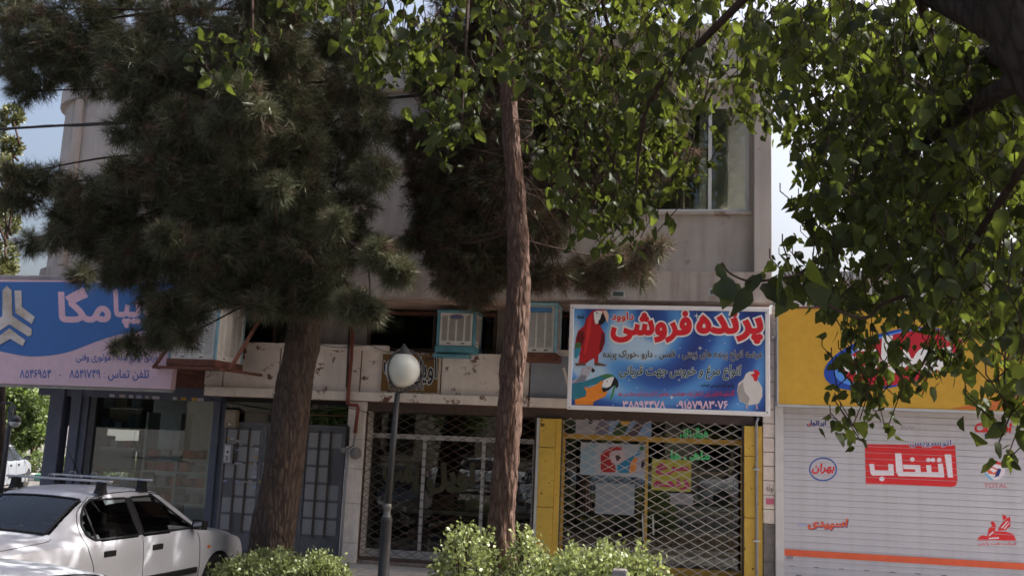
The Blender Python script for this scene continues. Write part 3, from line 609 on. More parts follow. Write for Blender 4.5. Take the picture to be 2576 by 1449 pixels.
# ================================================================= roll-down grilles
def grille(label, p0, p1, zlo, zhi, m, Y, r):
    x0, x1 = at(p0, 1250, Y).x, at(p1, 1250, Y).x; W_, H_ = x1 - x0, zhi - zlo
    g_ = thing('roll_grille', label, 'grille', ((x0 + x1) / 2, Y, zlo), 'roll-down lattice grilles')
    bar = MB().tube([(0, 0, 0), (1, 0, 0)], 1.0, 5).mesh('lattice_bar', m)
    dx, dz = .252, .1335; k = dz / dx
    for sgn in (1, -1):
        c = -H_ / k if sgn > 0 else 0
        c = math.floor(c / dx) * dx
        while c < (W_ if sgn > 0 else W_ + H_ / k):
            # line z = sgn*k*(x-c)
            pts = []
            for x in (0.0, W_):
                z_ = sgn * k * (x - c)
                if -1e-9 <= z_ <= H_: pts.append((x, z_))
            for z_ in (0.0, H_):
                x = c + sgn * z_ / k
                if 0 < x < W_: pts.append((x, z_))
            if len(pts) >= 2:
                pts.sort(); a, b = pts[0], pts[-1]
                a = Vector((x0 + a[0], Y + sgn * r * .8, zlo + a[1])); b = Vector((x0 + b[0], Y + sgn * r * .8, zlo + b[1])); d = b - a
                if d.length > .03:
                    Q = Vector((1, 0, 0)).rotation_difference(d.normalized()).to_matrix().to_4x4()
                    share('lattice_bar', bar, g_, Matrix.Translation(a) @ Q @ Matrix.Diagonal((d.length, r, r, 1)))
            c += dx
    MB().box(x0, x1, Y - .02, Y + .02, zlo - .045, zlo - .002).build('bottom_rail', m, g_)
    for x in (x0 - .03, x1 + .0): MB().box(x, x + .03, Y - .025, Y + .035, zlo - .04, zhi).build('guide', M_brown if m is MATS.get('rusty_lattice') else M_dkmetal, g_)
    return g_
grille('rusty brown lattice grille over the dark shop behind the lamp post', 912, 1340, .115, zl0 - .15, mat('rusty_lattice', (.085, .055, .043), .8, .25, 9), 15.04, .005)
grille('pale steel lattice grille below the bird shop sign', 1410, 1866, .115, zl0 - .15, mat('pale_lattice', (.50, .46, .44), .6, .2, 9), 15.04, .0053)
# ================================================================= shop front behind the brown grille
YW = 15.42
def front(name, label, p0, p1, posts, ytr, m, gl, zhi=None, t=.055):
    x0, x1 = at(p0, 1250, YW).x, at(p1, 1250, YW).x; ztr = at((p0 + p1) / 2, ytr, YW).z; zhi = zhi or zl0 - .17
    g_ = thing(name, label, 'shop window', ((x0 + x1) / 2, YW, .06))
    MB().box(x0, x1, YW - .03, YW + .03, ztr - .04, ztr + .04).build('transom', m, g_); MB().box(x0, x1, YW - .03, YW + .03, .06, .2).build('bottom_rail', m, g_)
    xs_ = [x0] + [at(q, 1250, YW).x for q in posts] + [x1 - t]
    for x in xs_:
        MB().box(x, x + t, YW - .028, YW + .028, .2, ztr - .04).build('post', m, g_)
    for a, b in zip(xs_, xs_[1:]): MB().box(a + t, b, YW - .003, YW + .003, .2, ztr - .04).build('pane', gl, g_)
    MB().box(x0, x1, YW - .003, YW + .003, ztr + .04, zhi).build('transom_pane', gl, g_)
    return g_
sf1 = front('dark_storefront', 'dark glazed shop front with pale frame behind rusty lattice grille', 908, 1345, [1058, 1208], 1102, mat('pale_frame', (.50, .47, .46), .5, .1), M_glass)
lettering('lettering', 'اویل', mat('olive_print', (.065, .065, .035), .7), sf1, (1078, 1168, 1192, 1236), YW, .06, lift=.006)
lettering('lettering', 'پمپ', MATS['olive_print'], sf1, (965, 1172, 1052, 1236), YW, .06, lift=.006)
# a work bench with cartons in the dark shop
def carton(label, x0, x1, y0, y1, z0, z1, col, grp, nm='carton'):
    o = thing(nm, label, 'box', ((x0 + x1) / 2, (y0 + y1) / 2, z0), grp)
    m = mat('carton_' + col[1:], seen(col, .5), .8, .12, 6); MB().box(x0, x1, y0, y1, z0, z1).build('body', m, o, bevel=.006)
    MB().box(x0 + .01, x1 - .01, (y0 + y1) / 2 - .03, (y0 + y1) / 2 + .03, z1 + .001, z1 + .004).build('tape', mat('packing_tape', (.5, .4, .25), .4), o)
    return o
wb = thing('work_bench', 'long work bench inside the dark shop behind the lamp post', 'bench', (-3.3, 16.2, .03))
MB().box(-4.4, -2.3, 15.8, 16.5, .78, .85).build('bench_top', mat('bench_top', (.42, .37, .32), .6), wb)
for x in (-4.3, -2.45): MB().box(x, x + .08, 15.85, 16.45, .03, .779).build('leg', M_dkmetal, wb)
carton('brown carton at left on the work bench', -4.15, -3.65, 15.9, 16.3, .855, 1.12, '#5e4a38', 'cartons in the dark shop')
carton('small cream carton in the middle of the work bench', -3.45, -3.05, 15.88, 16.25, .855, 1.08, '#7d7266', 'cartons in the dark shop')
carton('flat white carton at right on the work bench', -2.9, -2.4, 15.9, 16.3, .855, .99, '#8c8b90', 'cartons in the dark shop')
carton('dark blue carton on the floor below the bench', -4.0, -3.4, 15.75, 16.0, .035, .45, '#2e3a50', 'cartons in the dark shop')
carton('crumpled white bag shaped box at the foot of the grille', -2.95, -2.6, 15.6, 15.85, .035, .3, '#8a878c', 'cartons in the dark shop')

# ================================================================= shop front of the bird shop
sf2 = front('bird_storefront', 'bird shop front with yellow frame behind pale lattice grille', 1412, 1870, [1622], 1105, mat('ochre_frame', (.50, .30, .05), .5, .12), M_glass, t=.045)
YQ = YW - .012
def poster(nm, label, box, C, col, polys=(), fr=None):
    x0, y0, x1, y1 = bx(C, *box); a, b, c_ = at(x0, (y0 + y1) / 2, YQ), at(x1, (y0 + y1) / 2, YQ), None
    z1, z0 = at((x0 + x1) / 2, y0, YQ).z, at((x0 + x1) / 2, y1, YQ).z
    o = thing(nm, label, 'poster', ((a.x + b.x) / 2, YQ, z0), 'sheets stuck to the bird shop glass')
    MB().box(a.x, b.x, YQ - .004, YQ + .004, z0, z1).build('sheet', flats('sheet_' + col[1:], col), o)
    if polys: print_poly('picture', [(pl(C, q), m) for q, m in polys], YQ - .004, o, .001, .0006)
    return o
cx = C8
poster('bird_poster', 'wide poster of several birds at the top of the bird shop window', (390, 85, 1025, 290), cx, '#6f86a8',
       [([(395, 90), (560, 90), (600, 180), (560, 285), (395, 285)], f('#93919c')), (ell(515, 155, 18, 22, 10), f('#3a3540')), ([(620, 110), (680, 130), (660, 280), (540, 280), (560, 200)], f('#686478')), ([(770, 150), (820, 130), (850, 160), (830, 200), (790, 280), (690, 280), (720, 200)], f('#33472f')), (ell(805, 155, 42, 38, 12), f('#b58a2c')), ([(930, 140), (985, 150), (900, 275), (800, 280)], f('#4b3f48')), ([(700, 88), (1020, 88), (1020, 130), (720, 120)], f('#2c3f86'))])
poster('parrot_poster', 'white poster with red and blue macaws on the bird shop window', (430, 340, 990, 612), cx, '#8d939f',
       [([(600, 420), (680, 370), (770, 360), (790, 390), (700, 400), (670, 450), (720, 520), (730, 580), (600, 580)], f('#8e2226')), ([(670, 420), (720, 395), (800, 400), (810, 470), (760, 520), (690, 500)], f('#a8929a')), ([(720, 440), (750, 420), (770, 460), (735, 490)], f('#3a2c30')), ([(740, 520), (800, 480), (890, 430), (930, 380), (960, 390), (900, 470), (850, 585), (735, 585)], f('#2c6f93')), ([(850, 500), (890, 450), (910, 470), (890, 585), (835, 585)], f('#b8743a')), ([(905, 440), (970, 420), (985, 520), (940, 585), (900, 585)], f('#8f8a94')), (ell(945, 385, 22, 25, 10), f('#33604a')), ([(945, 470), (975, 480), (955, 560), (935, 540)], f('#2a2630')), ([(435, 400), (520, 345), (560, 345), (540, 600), (435, 600)], f('#7d94a4'))])
poster('paper_sheet', 'plain grey paper sheet below the parrot poster', (556, 672, 882, 932), cx, '#7b8189')
pz = poster('yellow_notice', 'yellow paper notice with magenta handwriting', (1028, 475, 1356, 736), cx, '#8f8a3c')
M_mag = flats('magenta_ink', '#93305a')
lettering('lettering', 'مرغ', M_mag, pz, bx(cx, 1070, 505, 1335, 600), YQ - .004, .05, lift=.002); lettering('lettering', 'زنده', M_mag, pz, bx(cx, 1045, 640, 1335, 722), YQ - .004, .05, lift=.002)
poster('paper_note', 'small pale paper below the yellow notice', (1182, 757, 1372, 848), cx, '#77757a')
M_gi = mat('green_ink', seen('#3f9c60', .5), .6)
lettering('lettering', 'هوالرزاق', M_gi, sf2, bx(cx, 1265, 215, 1500, 315), YW, .05, lift=.006); lettering('lettering', 'ماهی ها', M_gi, sf2, bx(cx, 1190, 400, 1510, 495), YW, .05, lift=.006)
hn = MB(); a = at(*cx(950, 935), YW - .06); b = at(*cx(958, 1140), YW - .06); hn.tube([a, b], .012, 8); hn.tube([a, a + Vector((0, .06, 0))], .008, 6); hn.tube([b, b + Vector((0, .06, 0))], .008, 6); hn.build('door_handle', M_alu, sf2)
hn = MB(); a = at(*cx(1036, 940), YW - .06); b = at(*cx(1042, 1100), YW - .06); hn.tube([a, b], .012, 8); hn.tube([a, a + Vector((0, .06, 0))], .008, 6); hn.tube([b, b + Vector((0, .06, 0))], .008, 6); hn.build('door_handle', M_alu, sf2)
# rack with glass tanks inside
rk = thing('tank_rack', 'yellow rack of glass tanks inside the bird shop', 'rack', (.2, 16.3, .03))
rx0, rx1 = -.55, .95
for x in (rx0, rx1): 
    for y in (15.95, 16.55): MB().box(x, x + .04, y, y + .04, .03, 2.6).build('post', MATS['ochre_frame'], rk)
for zz_ in (.35, 1.0, 1.65, 2.25): MB().box(rx0 + .041, rx1, 15.94, 16.6, zz_, zz_ + .035).build('shelf', MATS['ochre_frame'], rk)
for j, zz_ in enumerate((.388, 1.038, 1.688)):
    for i in range(2):
        o = thing('glass_tank', ('left', 'right')[i] + ' glass tank on the ' + ('lowest', 'middle', 'upper')[j] + ' shelf of the yellow rack', 'tank', (rx0 + .4 + i * .75, 16.25, zz_), 'glass tanks in the bird shop')
        x = rx0 + .08 + i * .74; q = MB()
        for bxv in ((x, x + .66, 15.98, 15.986), (x, x + .66, 16.5, 16.506)): q.box(*bxv, zz_, zz_ + .45)
        q.box(x, x + .006, 15.987, 16.499, zz_, zz_ + .45); q.box(x + .654, x + .66, 15.987, 16.499, zz_, zz_ + .45); q.build('wall', M_dkglass, o)
        MB().box(x + .02, x + .64, 16.0, 16.48, zz_ + .004, zz_ + .07).build('gravel', mat('tank_gravel_%d' % ((i + j) % 3), [(.16, .1, .07), (.05, .09, .12), (.2, .05, .06)][(i + j) % 3], .9, .4, 30), o)
cg = thing('bird_cage', 'wire bird cage at left inside the bird shop', 'cage', (-1.25, 16.2, .8))
MB().box(-1.5, -1.0, 15.95, 16.45, .8, .85).build('tray', M_yellow, cg)
q = MB()
for i in range(11):
    for y in (15.96, 16.44): q.tube([(-1.49 + i * .048, y, .85), (-1.49 + i * .048, y, 1.35), (-1.25, 16.2, 1.5)], .003, 4)
q.build('wire', M_alu, cg)
MB().box(-1.55, -.95, 15.9, 16.5, .03, .795).build('stand', M_brown, cg)

# ================================================================= double door with small panels
YD = 15.22
dx0, dx1 = at(549, 1250, YD).x, at(860, 1250, YD).x; zd1 = at(700, 1074, YD).z
dr = thing('entrance_door', 'dark grey metal entrance door of small panels behind left pine trunk', 'door', ((dx0 + dx1) / 2, YD, 0))
M_dframe = mat('door_frame_paint', (.13, .127, .14), .5, .15, 6); M_dpanel = mat('ribbed_grey_panel', (.33, .325, .335), .55, .1, 6); M_dbar = mat('brown_bar', (.085, .06, .05), .6, .2)
rib = MB()
for i in range(12): rib.box(-.5, .5, -.003, .0, -.5 + i / 12 + .012, -.5 + (i + 1) / 12 - .012)
rib.box(-.5, .5, .001, .02, -.5, .5); ribme = rib.mesh('door_panel', M_dpanel)
MB().box(dx0, dx1, YD + .02, YD + .06, .03, zd1).build('door_leaf', M_dframe, dr)
rows = np.linspace(.36, zd1 - .05, 7); nleaf = 3; lw = (dx1 - dx0) / nleaf
for l in range(nleaf):
    a = dx0 + l * lw; cw = (lw - .11) / 3
    for c in range(3):
        for r0, r1 in zip(rows, rows[1:]):
            if random.random() < .03: continue
            share('door_panel', ribme, dr, Matrix.Translation((a + .055 + cw * (c + .5), YD + .012, (r0 + r1) / 2)) @ Matrix.Diagonal((cw - .03, 1, r1 - r0 - .045, 1)))
    for c in (1, 2): MB().box(a + .055 + cw * c - .012, a + .055 + cw * c + .012, YD - .03, YD - .006, .34, zd1 - .03).build('bar', M_dbar, dr)
    MB().box(a + .004, a + .05, YD - .012, YD + .019, .03, zd1).build('stile', M_dframe, dr); MB().box(a + lw - .05, a + lw - .004, YD - .012, YD + .019, .03, zd1).build('stile', M_dframe, dr)
    MB().box(a + .055, a + lw - .055, YD - .004, YD + .018, .05, .33).build('kick_plate', M_dframe, dr)
MB().box(dx0, dx1, YD - .02, YD + .06, zd1 + .002, zd1 + .06).build('head_rail', M_dframe, dr)
MB().box(dx0, dx1, YD + .01, YD + .016, zd1 + .06, zl0 - .08).build('transom_pane', M_dkglass, dr); MB().box(dx0, dx1, YD - .01, YD + .006, zd1 + .22, zd1 + .235).build('transom_bar', M_rust, dr)
MB().box(dx0 - .02, dx1, YD - .03, YD + .06, zl0 - .08, zl0 - .004).build('header', M_dark, dr)
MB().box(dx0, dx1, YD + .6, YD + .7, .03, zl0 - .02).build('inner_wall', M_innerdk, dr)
random.seed(3)
stm = [flats('sticker_white', '#9a98a0'), flats('sticker_blue', '#7d86a0'), flats('sticker_yellow', '#9a7a35'), flats('sticker_pale', '#8f8580')]
for q in [(575, 1104), (584, 1103), (598, 1109), (606, 1118), (632, 1119), (598, 1131), (596, 1165), (604, 1165), (630, 1165), (641, 1165), (666, 1167), (566, 1209), (596, 1209), (619, 1211), (630, 1210), (656, 1212), (642, 1187), (640, 1198), (639, 1225), (646, 1130), (645, 1150)]:
    w_, h_ = random.uniform(2.5, 5.5), random.uniform(1.8, 3.6)
    print_poly('sticker', [([(q[0] - w_, q[1] - h_), (q[0] + w_, q[1] - h_ * .8), (q[0] + w_, q[1] + h_), (q[0] - w_, q[1] + h_ * .9)], random.choice(stm))], YD - .032, dr, .001)
# intercom and wall boxes
def boxy(name, label, cat, x0, y0, x1, y1, Y, d, m):
    a, b = at(x0, (y0 + y1) / 2, Y), at(x1, (y0 + y1) / 2, Y); z1, z0 = at((x0 + x1) / 2, y0, Y).z, at((x0 + x1) / 2, y1, Y).z
    o = thing(name, label, cat, ((a.x + b.x) / 2, Y, z0)); MB().box(a.x, b.x, Y, Y + d, z0, z1).build('housing', m, o, bevel=.008); return o, a.x, b.x, z0, z1
o, x0, x1, z0, z1 = boxy('intercom', 'silver intercom panel with keypad on the entrance door', 'intercom', 561, 1115, 584, 1166, YD - .07, .06, mat('intercom_housing', (.22, .21, .22), .5))
MB().box(x0 + .03, x1 - .03, YD - .078, YD - .071, z0 + .03, z1 - .03).build('face_plate', mat('pale_plate', (.55, .54, .56), .4), o)
MB().lathe(((x0 + x1) / 2, YD - .079, (z0 + z1) / 2 + .03), [(0, -.018), (.018, -.014), (.018, .014), (0, .018)], 10).build('speaker', M_black, o)
for i in range(4): MB().box((x0 + x1) / 2 - .02, (x0 + x1) / 2 + .02, YD - .084, YD - .079, z0 + .05 + i * .022, z0 + .062 + i * .022).build('button', M_black, o)
o, x0, x1, z0, z1 = boxy('meter_box', 'beige metal box hung above the entrance door', 'box', 565, 1030, 594, 1075, YD - .16, .12, mat('beige_box', seen('#6f6455'), .6))
MB().box(x0 + .02, x1 - .02, YD - .168, YD - .161, z0 + .09, z1 - .05).build('cover', mat('beige_cover', seen('#7c7262'), .6, .1), o); MB().box(x0 + .08, x0 + .12, YD - .17, YD - .161, z0 + .04, z0 + .07).build('lock', M_alu, o)

# ================================================================= glazed shop at the left
ls = thing('corner_shop_front', 'navy steel glazed front of the corner shop behind the white car', 'shop window', (-9.5, YS, 0))
def post(p0, p1, Y=YS, d=.22, m=M_navy, name='post', z0=0, z1=None):
    x0, x1 = at(p0, 1250, Y).x, at(p1, 1250, Y).x; return MB().box(x0, x1, Y, Y + d, z0, z1 or zl0 + .12).build(name, m, ls, bevel=.008)
post(95, 131, YS - .05); post(152, 176, YS - .02); post(180, 196, YS + .03); post(200, 216, YS + .06, m=M_dkmetal); post(516, 534, YS - .02); post(536, 549, YS + .04)
xh0, xh1 = at(95, 1000, YS).x, at(549, 1000, YS).x
zh = at(370, 1003, YS).z
MB().box(xh0, xh1, YS + .0, YS + .25, zh, zl0 + .13).build('header', M_navy, ls)
MB().box(xh0 - .8, xh1, YS - .1, YS + .3, zl0 + .131, zf0).build('header_beam', M_rust, ls)
gx0, gx1 = at(214, 1250, YS + .1).x, at(518, 1250, YS + .1).x
gp = [gx0, gx0 + (gx1 - gx0) * .36, gx0 + (gx1 - gx0) * .68, gx1]
for a, b in zip(gp, gp[1:]): MB().box(a + .003, b - .003, YS + .1, YS + .108, .45, zh).build('pane', M_glass, ls)
MB().box(gx0, gx1, YS + .05, YS + .2, .03, .449).build('plinth', M_navy, ls, bevel=.01)
for i, q in enumerate([(282, 995), (308, 996), (330, 997), (350, 998), (370, 999), (392, 1000), (440, 1002), (462, 1003), (490, 1004), (505, 1005)]):
    w_ = random.uniform(5, 10); print_poly('sticker', [([(q[0] - w_, q[1] - 4), (q[0] + w_, q[1] - 3.5), (q[0] + w_, q[1] + 4), (q[0] - w_, q[1] + 3.5)], random.choice(stm))], YS - .002, ls, .002)
# folding lattice gate in the gap at the corner
fg = thing('folding_gate', 'narrow folded lattice gate between navy posts at the corner', 'gate', tuple(at(142, 1250, YS + .1)))
q0, q1 = at(131, 1030, YS + .1).x, at(152, 1030, YS + .1).x; zz0 = at(142, 1060, YS + .1).z; z = zz0; q = MB(); k = 0
while z < zl0: q.beam((q0, YS + .1, z), (q1, YS + .1, z + .12), .012, .01); q.beam((q1, YS + .115, z), (q0, YS + .115, z + .12), .012, .01); z += .06
q.build('lattice', M_dkmetal, fg)
MB().box(q0, q1, YS + .13, YS + .16, 0, zz0 - .03).build('leaf', M_dark, fg); MB().box(q0, q1, YS + .08, YS + .16, zz0 - .06, zz0).build('latch_box', stm[0], fg)
# interior of the corner shop
MB().box(gx0 - .6, gx1 + .1, 18.2, 18.3, .03, zl0).build('shop_partition', mat('cool_plaster', (.5, .51, .5), .8, .12), bld)
cnt = thing('wooden_counter', 'pale wooden counter at left inside the corner shop', 'counter', (-10, 16.8, .03))
MB().box(-10.4, -9.2, 16.4, 17.0, .03, 1.0).build('cabinet', mat('pale_wood', (.42, .29, .18), .6, .15, 4), cnt); MB().box(-10.45, -9.15, 16.35, 17.05, 1.001, 1.05).build('counter_top', MATS['pale_wood'], cnt)
su = thing('shelf_unit', 'steel shelves of red spare part boxes inside the corner shop', 'shelf', (-8.3, 16.4, .03))
ux0, ux1 = at(352, 1250, 15.6).x, at(520, 1250, 15.6).x
for x in (ux0, (ux0 + ux1) / 2, ux1 - .04): MB().box(x, x + .04, 15.55, 15.95, .03, 2.3).build('post', M_alu, su)
lev = [at(435, y, 15.6).z for y in (1262, 1222, 1185, 1152)]
for zz_ in lev: MB().box(ux0, ux1, 15.54, 15.96, zz_ - .03, zz_).build('shelf', M_alu, su)
cols = ['#a02a26', '#b8322a', '#8c8488', '#a83228', '#7b2022', '#9f9698', '#b34a3c']; nboxes = 0
words = ['first', 'second', 'third', 'fourth', 'fifth', 'sixth', 'seventh', 'eighth']; sname = ['lowest', 'second', 'third', 'top']
for j, zz_ in enumerate(lev):
    x = ux0 + .07; n = 0
    while x < ux1 - .24 and n < 7:
        w_ = random.uniform(.13, .2); h_ = random.uniform(.12, .18)
        carton('%s box from the left on the %s shelf of the corner shop' % (words[n], sname[j]), x, x + w_, 15.57, 15.85, zz_ + .002, zz_ + h_, cols[(n * 3 + j * 2) % 7], 'spare part boxes in the corner shop', 'part_box')
        x += w_ + random.uniform(.03, .09); n += 1
su2 = thing('display_rack', 'tall dark display rack of grey parts at left inside the corner shop', 'shelf', (-9.6, 16.0, .03))
vx0, vx1 = at(228, 1200, 15.7).x, at(345, 1200, 15.7).x
for x in (vx0, vx1 - .04): MB().box(x, x + .04, 15.68, 16.0, .03, 2.6).build('post', M_dkmetal, su2)
lev2 = [.45, .85, 1.25, 1.62, 2.0, 2.38]
for zz_ in lev2: MB().box(vx0, vx1, 15.67, 16.01, zz_ - .03, zz_).build('shelf', mat('glass_shelf', (.32, .34, .35), .3), su2)
gcol = ['#7b8088', '#9a9ca0', '#4c5460', '#8b7a6c', '#a4a6ac', '#6c7a86', '#9d3a36']
for j, zz_ in enumerate(lev2):
    x = vx0 + .06; n = 0
    while x < vx1 - .22 and n < 6:
        w_ = random.uniform(.12, .24); h_ = random.uniform(.1, .26)
        carton('%s part from the left on %s level of the dark display rack' % (words[n], ['lowest', 'second', 'third', 'fourth', 'fifth', 'top'][j]), x, x + w_, 15.70, 15.94, zz_ + .002, zz_ + h_, gcol[(n * 2 + j * 3) % 7], 'grey parts on the display rack', 'part_box')
        x += w_ + random.uniform(.03, .14); n += 1
def hubcap(label, c, r):
    o = thing('wheel_cover', label, 'wheel cover', c, 'wheel covers in the corner shop window'); c = Vector(c)
    q = MB(); n = 24
    for i in range(n):
        a0, a1 = 2 * math.pi * i / n, 2 * math.pi * (i + 1) / n
        def P(rr, a, y): return (c.x + rr * math.cos(a), c.y + y, c.z + rr * math.sin(a))
        rr = [(0, -.03), (.35, -.035), (.40, -.03), (.72, -.03), (.78, -.035), (1, -.01), (1, .01)]
        for (r0, y0), (r1, y1) in zip(rr, rr[1:]):
            if (r0, r1) == (.40, .72) and i % 4 in (1, 2): continue
            q.add([P(r0 * r, a0, y0), P(r1 * r, a0, y1), P(r1 * r, a1, y1), P(r0 * r, a1, y0)], [(0, 1, 2, 3)])
    q.build('disc', mat('white_plastic', (.6, .62, .62), .4), o)
    d_ = MB(); d_.lathe((0, 0, 0), [(0, 0), (r * .8, 0), (r * .8, .01), (0, .01)], 18); bk = d_.build('backing', M_dark, o); bk.matrix_parent_inverse = world_of(o).inverted(); bk.matrix_basis = Matrix.Translation((c.x, c.y + .012, c.z)) @ Matrix.Rotation(R_(-90), 4, 'X')
for i, (px_, py_) in enumerate([(258, 1275), (305, 1283), (282, 1318), (328, 1320)]):
    hubcap(['left upper', 'right upper', 'left lower', 'right lower'][i] + ' white wheel cover seen through the car window', tuple(at(px_, py_, 15.55)), .17)
hd = MB(); p0_, p1_ = at(248, 1130, 15.5), at(330, 1180, 15.5)
rd = thing('radiator_panel', 'pale grey boxed radiator hung inside the corner shop', 'radiator', tuple(p0_)); MB().box(p0_.x, p1_.x, 15.5, 15.6, p1_.z, p0_.z).build('core', mat('radiator_core', (.34, .36, .36), .6, .2, 30), rd); MB().box(p0_.x - .03, p1_.x + .03, 15.49, 15.61, p0_.z + .001, p0_.z + .05).build('tank', M_alu, rd)
hz = thing('bottle_column', 'yellow topped hanging bottles inside the corner shop window', 'bottle', tuple(at(388, 1110, 15.9)))
b_ = at(388, 1150, 15.9); MB().lathe(b_, [(.0, 0), (.035, 0), (.035, .1), (.015, .14), (.015, .16), (0, .16)], 10).build('bottle', M_black, hz); MB().lathe(b_ - Vector((0, 0, .2)), [(.0, 0), (.04, 0), (.04, .13), (.015, .17), (0, .17)], 10).build('bottle', mat('yellow_plastic', (.5, .4, .08), .4), hz); MB().tube([b_, b_ + Vector((0, 0, .5))], .004, 5).build('string', M_black, hz)

# ================================================================= evaporative coolers
M_teal = mat('teal_paint', seen('#7292a0', .66), .5, .15, 6, stain=('#8a7468', .26, 9)); M_lou = mat('louvre_paint', (.74, .71, .68), .5, .1, 5, stain=('#8a5a40', .22, 12)); M_pad = mat('straw_pad', (.22, .18, .13), 1, .4, 40, .6, 80)
M_tealb = mat('bright_teal_paint', seen('#4f7f8c', .7), .5, .15, 6, stain=('#a89e96', .26, 9))
def cooler(label, p0, p1, ytop, ybot, Y, depth, mt, nslat=26, ncol=4, rusty=False, sides=True):
    mid = (ytop + ybot) / 2; x0, x1 = at(p0, mid, Y).x, at(p1, mid, Y).x; pm = (p0 + p1) / 2; z1, z0 = at(pm, ytop, Y).z, at(pm, ybot, Y).z
    o = thing('evaporative_cooler', label, 'air cooler', ((x0 + x1) / 2, Y + depth / 2, z0), 'evaporative coolers'); y0, y1 = Y, Y + depth; t = .05; tank = .12
    for x in (x0, x1 - t):
        for y in (y0, y1 - t): MB().box(x, x + t, y, y + t, z0 + tank, z1 - .05).build('corner_post', mt, o, bevel=.012)
    MB().box(x0 - .01, x1 + .01, y0 - .01, y1 + .01, z1 - .049, z1).build('top_cap', mt, o, bevel=.02)
    MB().box(x0 - .015, x1 + .015, y0 - .015, y1 + .015, z0, z0 + tank - .001).build('water_tray', M_rust if rusty else mt, o, bevel=.02)
    MB().box(x0 + .06, x1 - .06, y0 + .06, y1 - .06, z0 + tank, z1 - .06).build('pad_box', M_pad, o)
    def lou(face):
        L_ = (x1 - x0 if face == 'f' else y1 - y0) - 2 * t - .01; Hh_ = z1 - z0 - tank - .06; q = MB()
        def P(u, d, h): return (x0 + t + .005 + u, y0 + .008 + d, z0 + tank + .004 + h) if face == 'f' else ((x1 - .008 - d, y0 + t + .005 + u, z0 + tank + .004 + h) if face == 'r' else (x0 + .008 + d, y0 + t + .005 + u, z0 + tank + .004 + h))
        def B(u0, u1, d0, d1, h0, h1):
            c = [P(u, d, h) for h in (h0, h1) for d in (d0, d1) for u in (u0, u1)]; q.add(c, [(0, 2, 3, 1), (4, 5, 7, 6), (0, 1, 5, 4), (2, 6, 7, 3), (0, 4, 6, 2), (1, 3, 7, 5)])
        B(0, L_, 0, .02, 0, .075); B(0, L_, 0, .02, Hh_ - .04, Hh_); B(0, .03, .001, .019, .075, Hh_ - .04); B(L_ - .03, L_, .001, .019, .075, Hh_ - .04)
        for c in range(1, ncol): B(L_ * c / ncol - .012, L_ * c / ncol + .012, .001, .019, .075, Hh_ - .04)
        for i in range(nslat):
            h = .078 + (Hh_ - .12) * i / nslat; hh = (Hh_ - .12) / nslat
            q.add([P(.03, .001, h), P(L_ - .03, .001, h), P(L_ - .03, .007, h + hh * .72), P(.03, .007, h + hh * .72)], [(0, 1, 2, 3)])
        lp = q.build('louvre_panel', M_lou, o)
        for s_ in (.28, .72): c = P(L_ * s_, -.004, .035); MB().box(c[0] - (.03 if face == 'f' else .003), c[0] + (.03 if face == 'f' else .003), c[1] - (.003 if face == 'f' else .03), c[1] + (.003 if face == 'f' else .03), c[2] - .008, c[2] + .008).build('slot', M_black, lp)
    lou('f'); lou('r')
    if sides: lou('l')
    return o, x0, x1, z0, z1
o, x0, x1, z0, z1 = cooler('large pale blue evaporative cooler on a rusty bracket beside the blue sign', 428, 549, 742, 922, 13.8, .95, M_teal, rusty=True)
bk = thing('cooler_bracket', 'rusty angle iron bracket under the large cooler beside blue sign', 'bracket', ((x0 + x1) / 2, 14.4, z0 - .1))
for a, b in (((x0 - .18, 13.72, z0 - .03), (x1 + .1, 13.72, z0 - .03)), ((x1 + .1, 13.72, z0 - .03), (x1 + .25, 15.0, z0 - .03)), ((x0 - .18, 13.72, z0 - .03), (x0 - .1, 15.0, z0 - .03)), ((x1 + .2, 13.9, z0 - .03), (x1 + .42, 14.8, z1 + .1)), ((x0 - .16, 13.72, z0 - .02), (x0 + .12, 13.72, z0 + .42))): MB().beam(a, b, .045, .045).build('bar', M_rust, bk)
o, x0, x1, z0, z1 = cooler('small teal evaporative cooler standing in the mezzanine window', 1098, 1196, 779, 888, 14.72, .55, M_tealb, nslat=24)
MB().box(x0 - .04, x1 - .1, 14.66, 15.1, z0 - .07, z0 - .018).build('drip_sheet', M_tealb, o, bevel=.02)
print_poly('badge', [(ell(1149, 797, 17, 6, 14), flats('badge_blue', '#5a5a78'))], 14.72, o, .004)
o, x0, x1, z0, z1 = cooler('weathered pale evaporative cooler right of the reddish pine trunk', 1318, 1402, 760, 906, 14.45, .6, mat('pale_teal_paint', seen('#78a0ac', .6), .5, .15, 6, stain=('#7a4a36', .24, 8)), nslat=20, ncol=3, rusty=True)
print_poly('badge', [([(1322, 772), (1388, 774), (1388, 786), (1322, 785)], flats('strip_blue', '#4f7ba8'))], 14.45, o, .004)
MB().beam(at(1418, 925, 14.8), at(1440, 1010, 14.8), .04, .03).build('strut', M_cream, o)

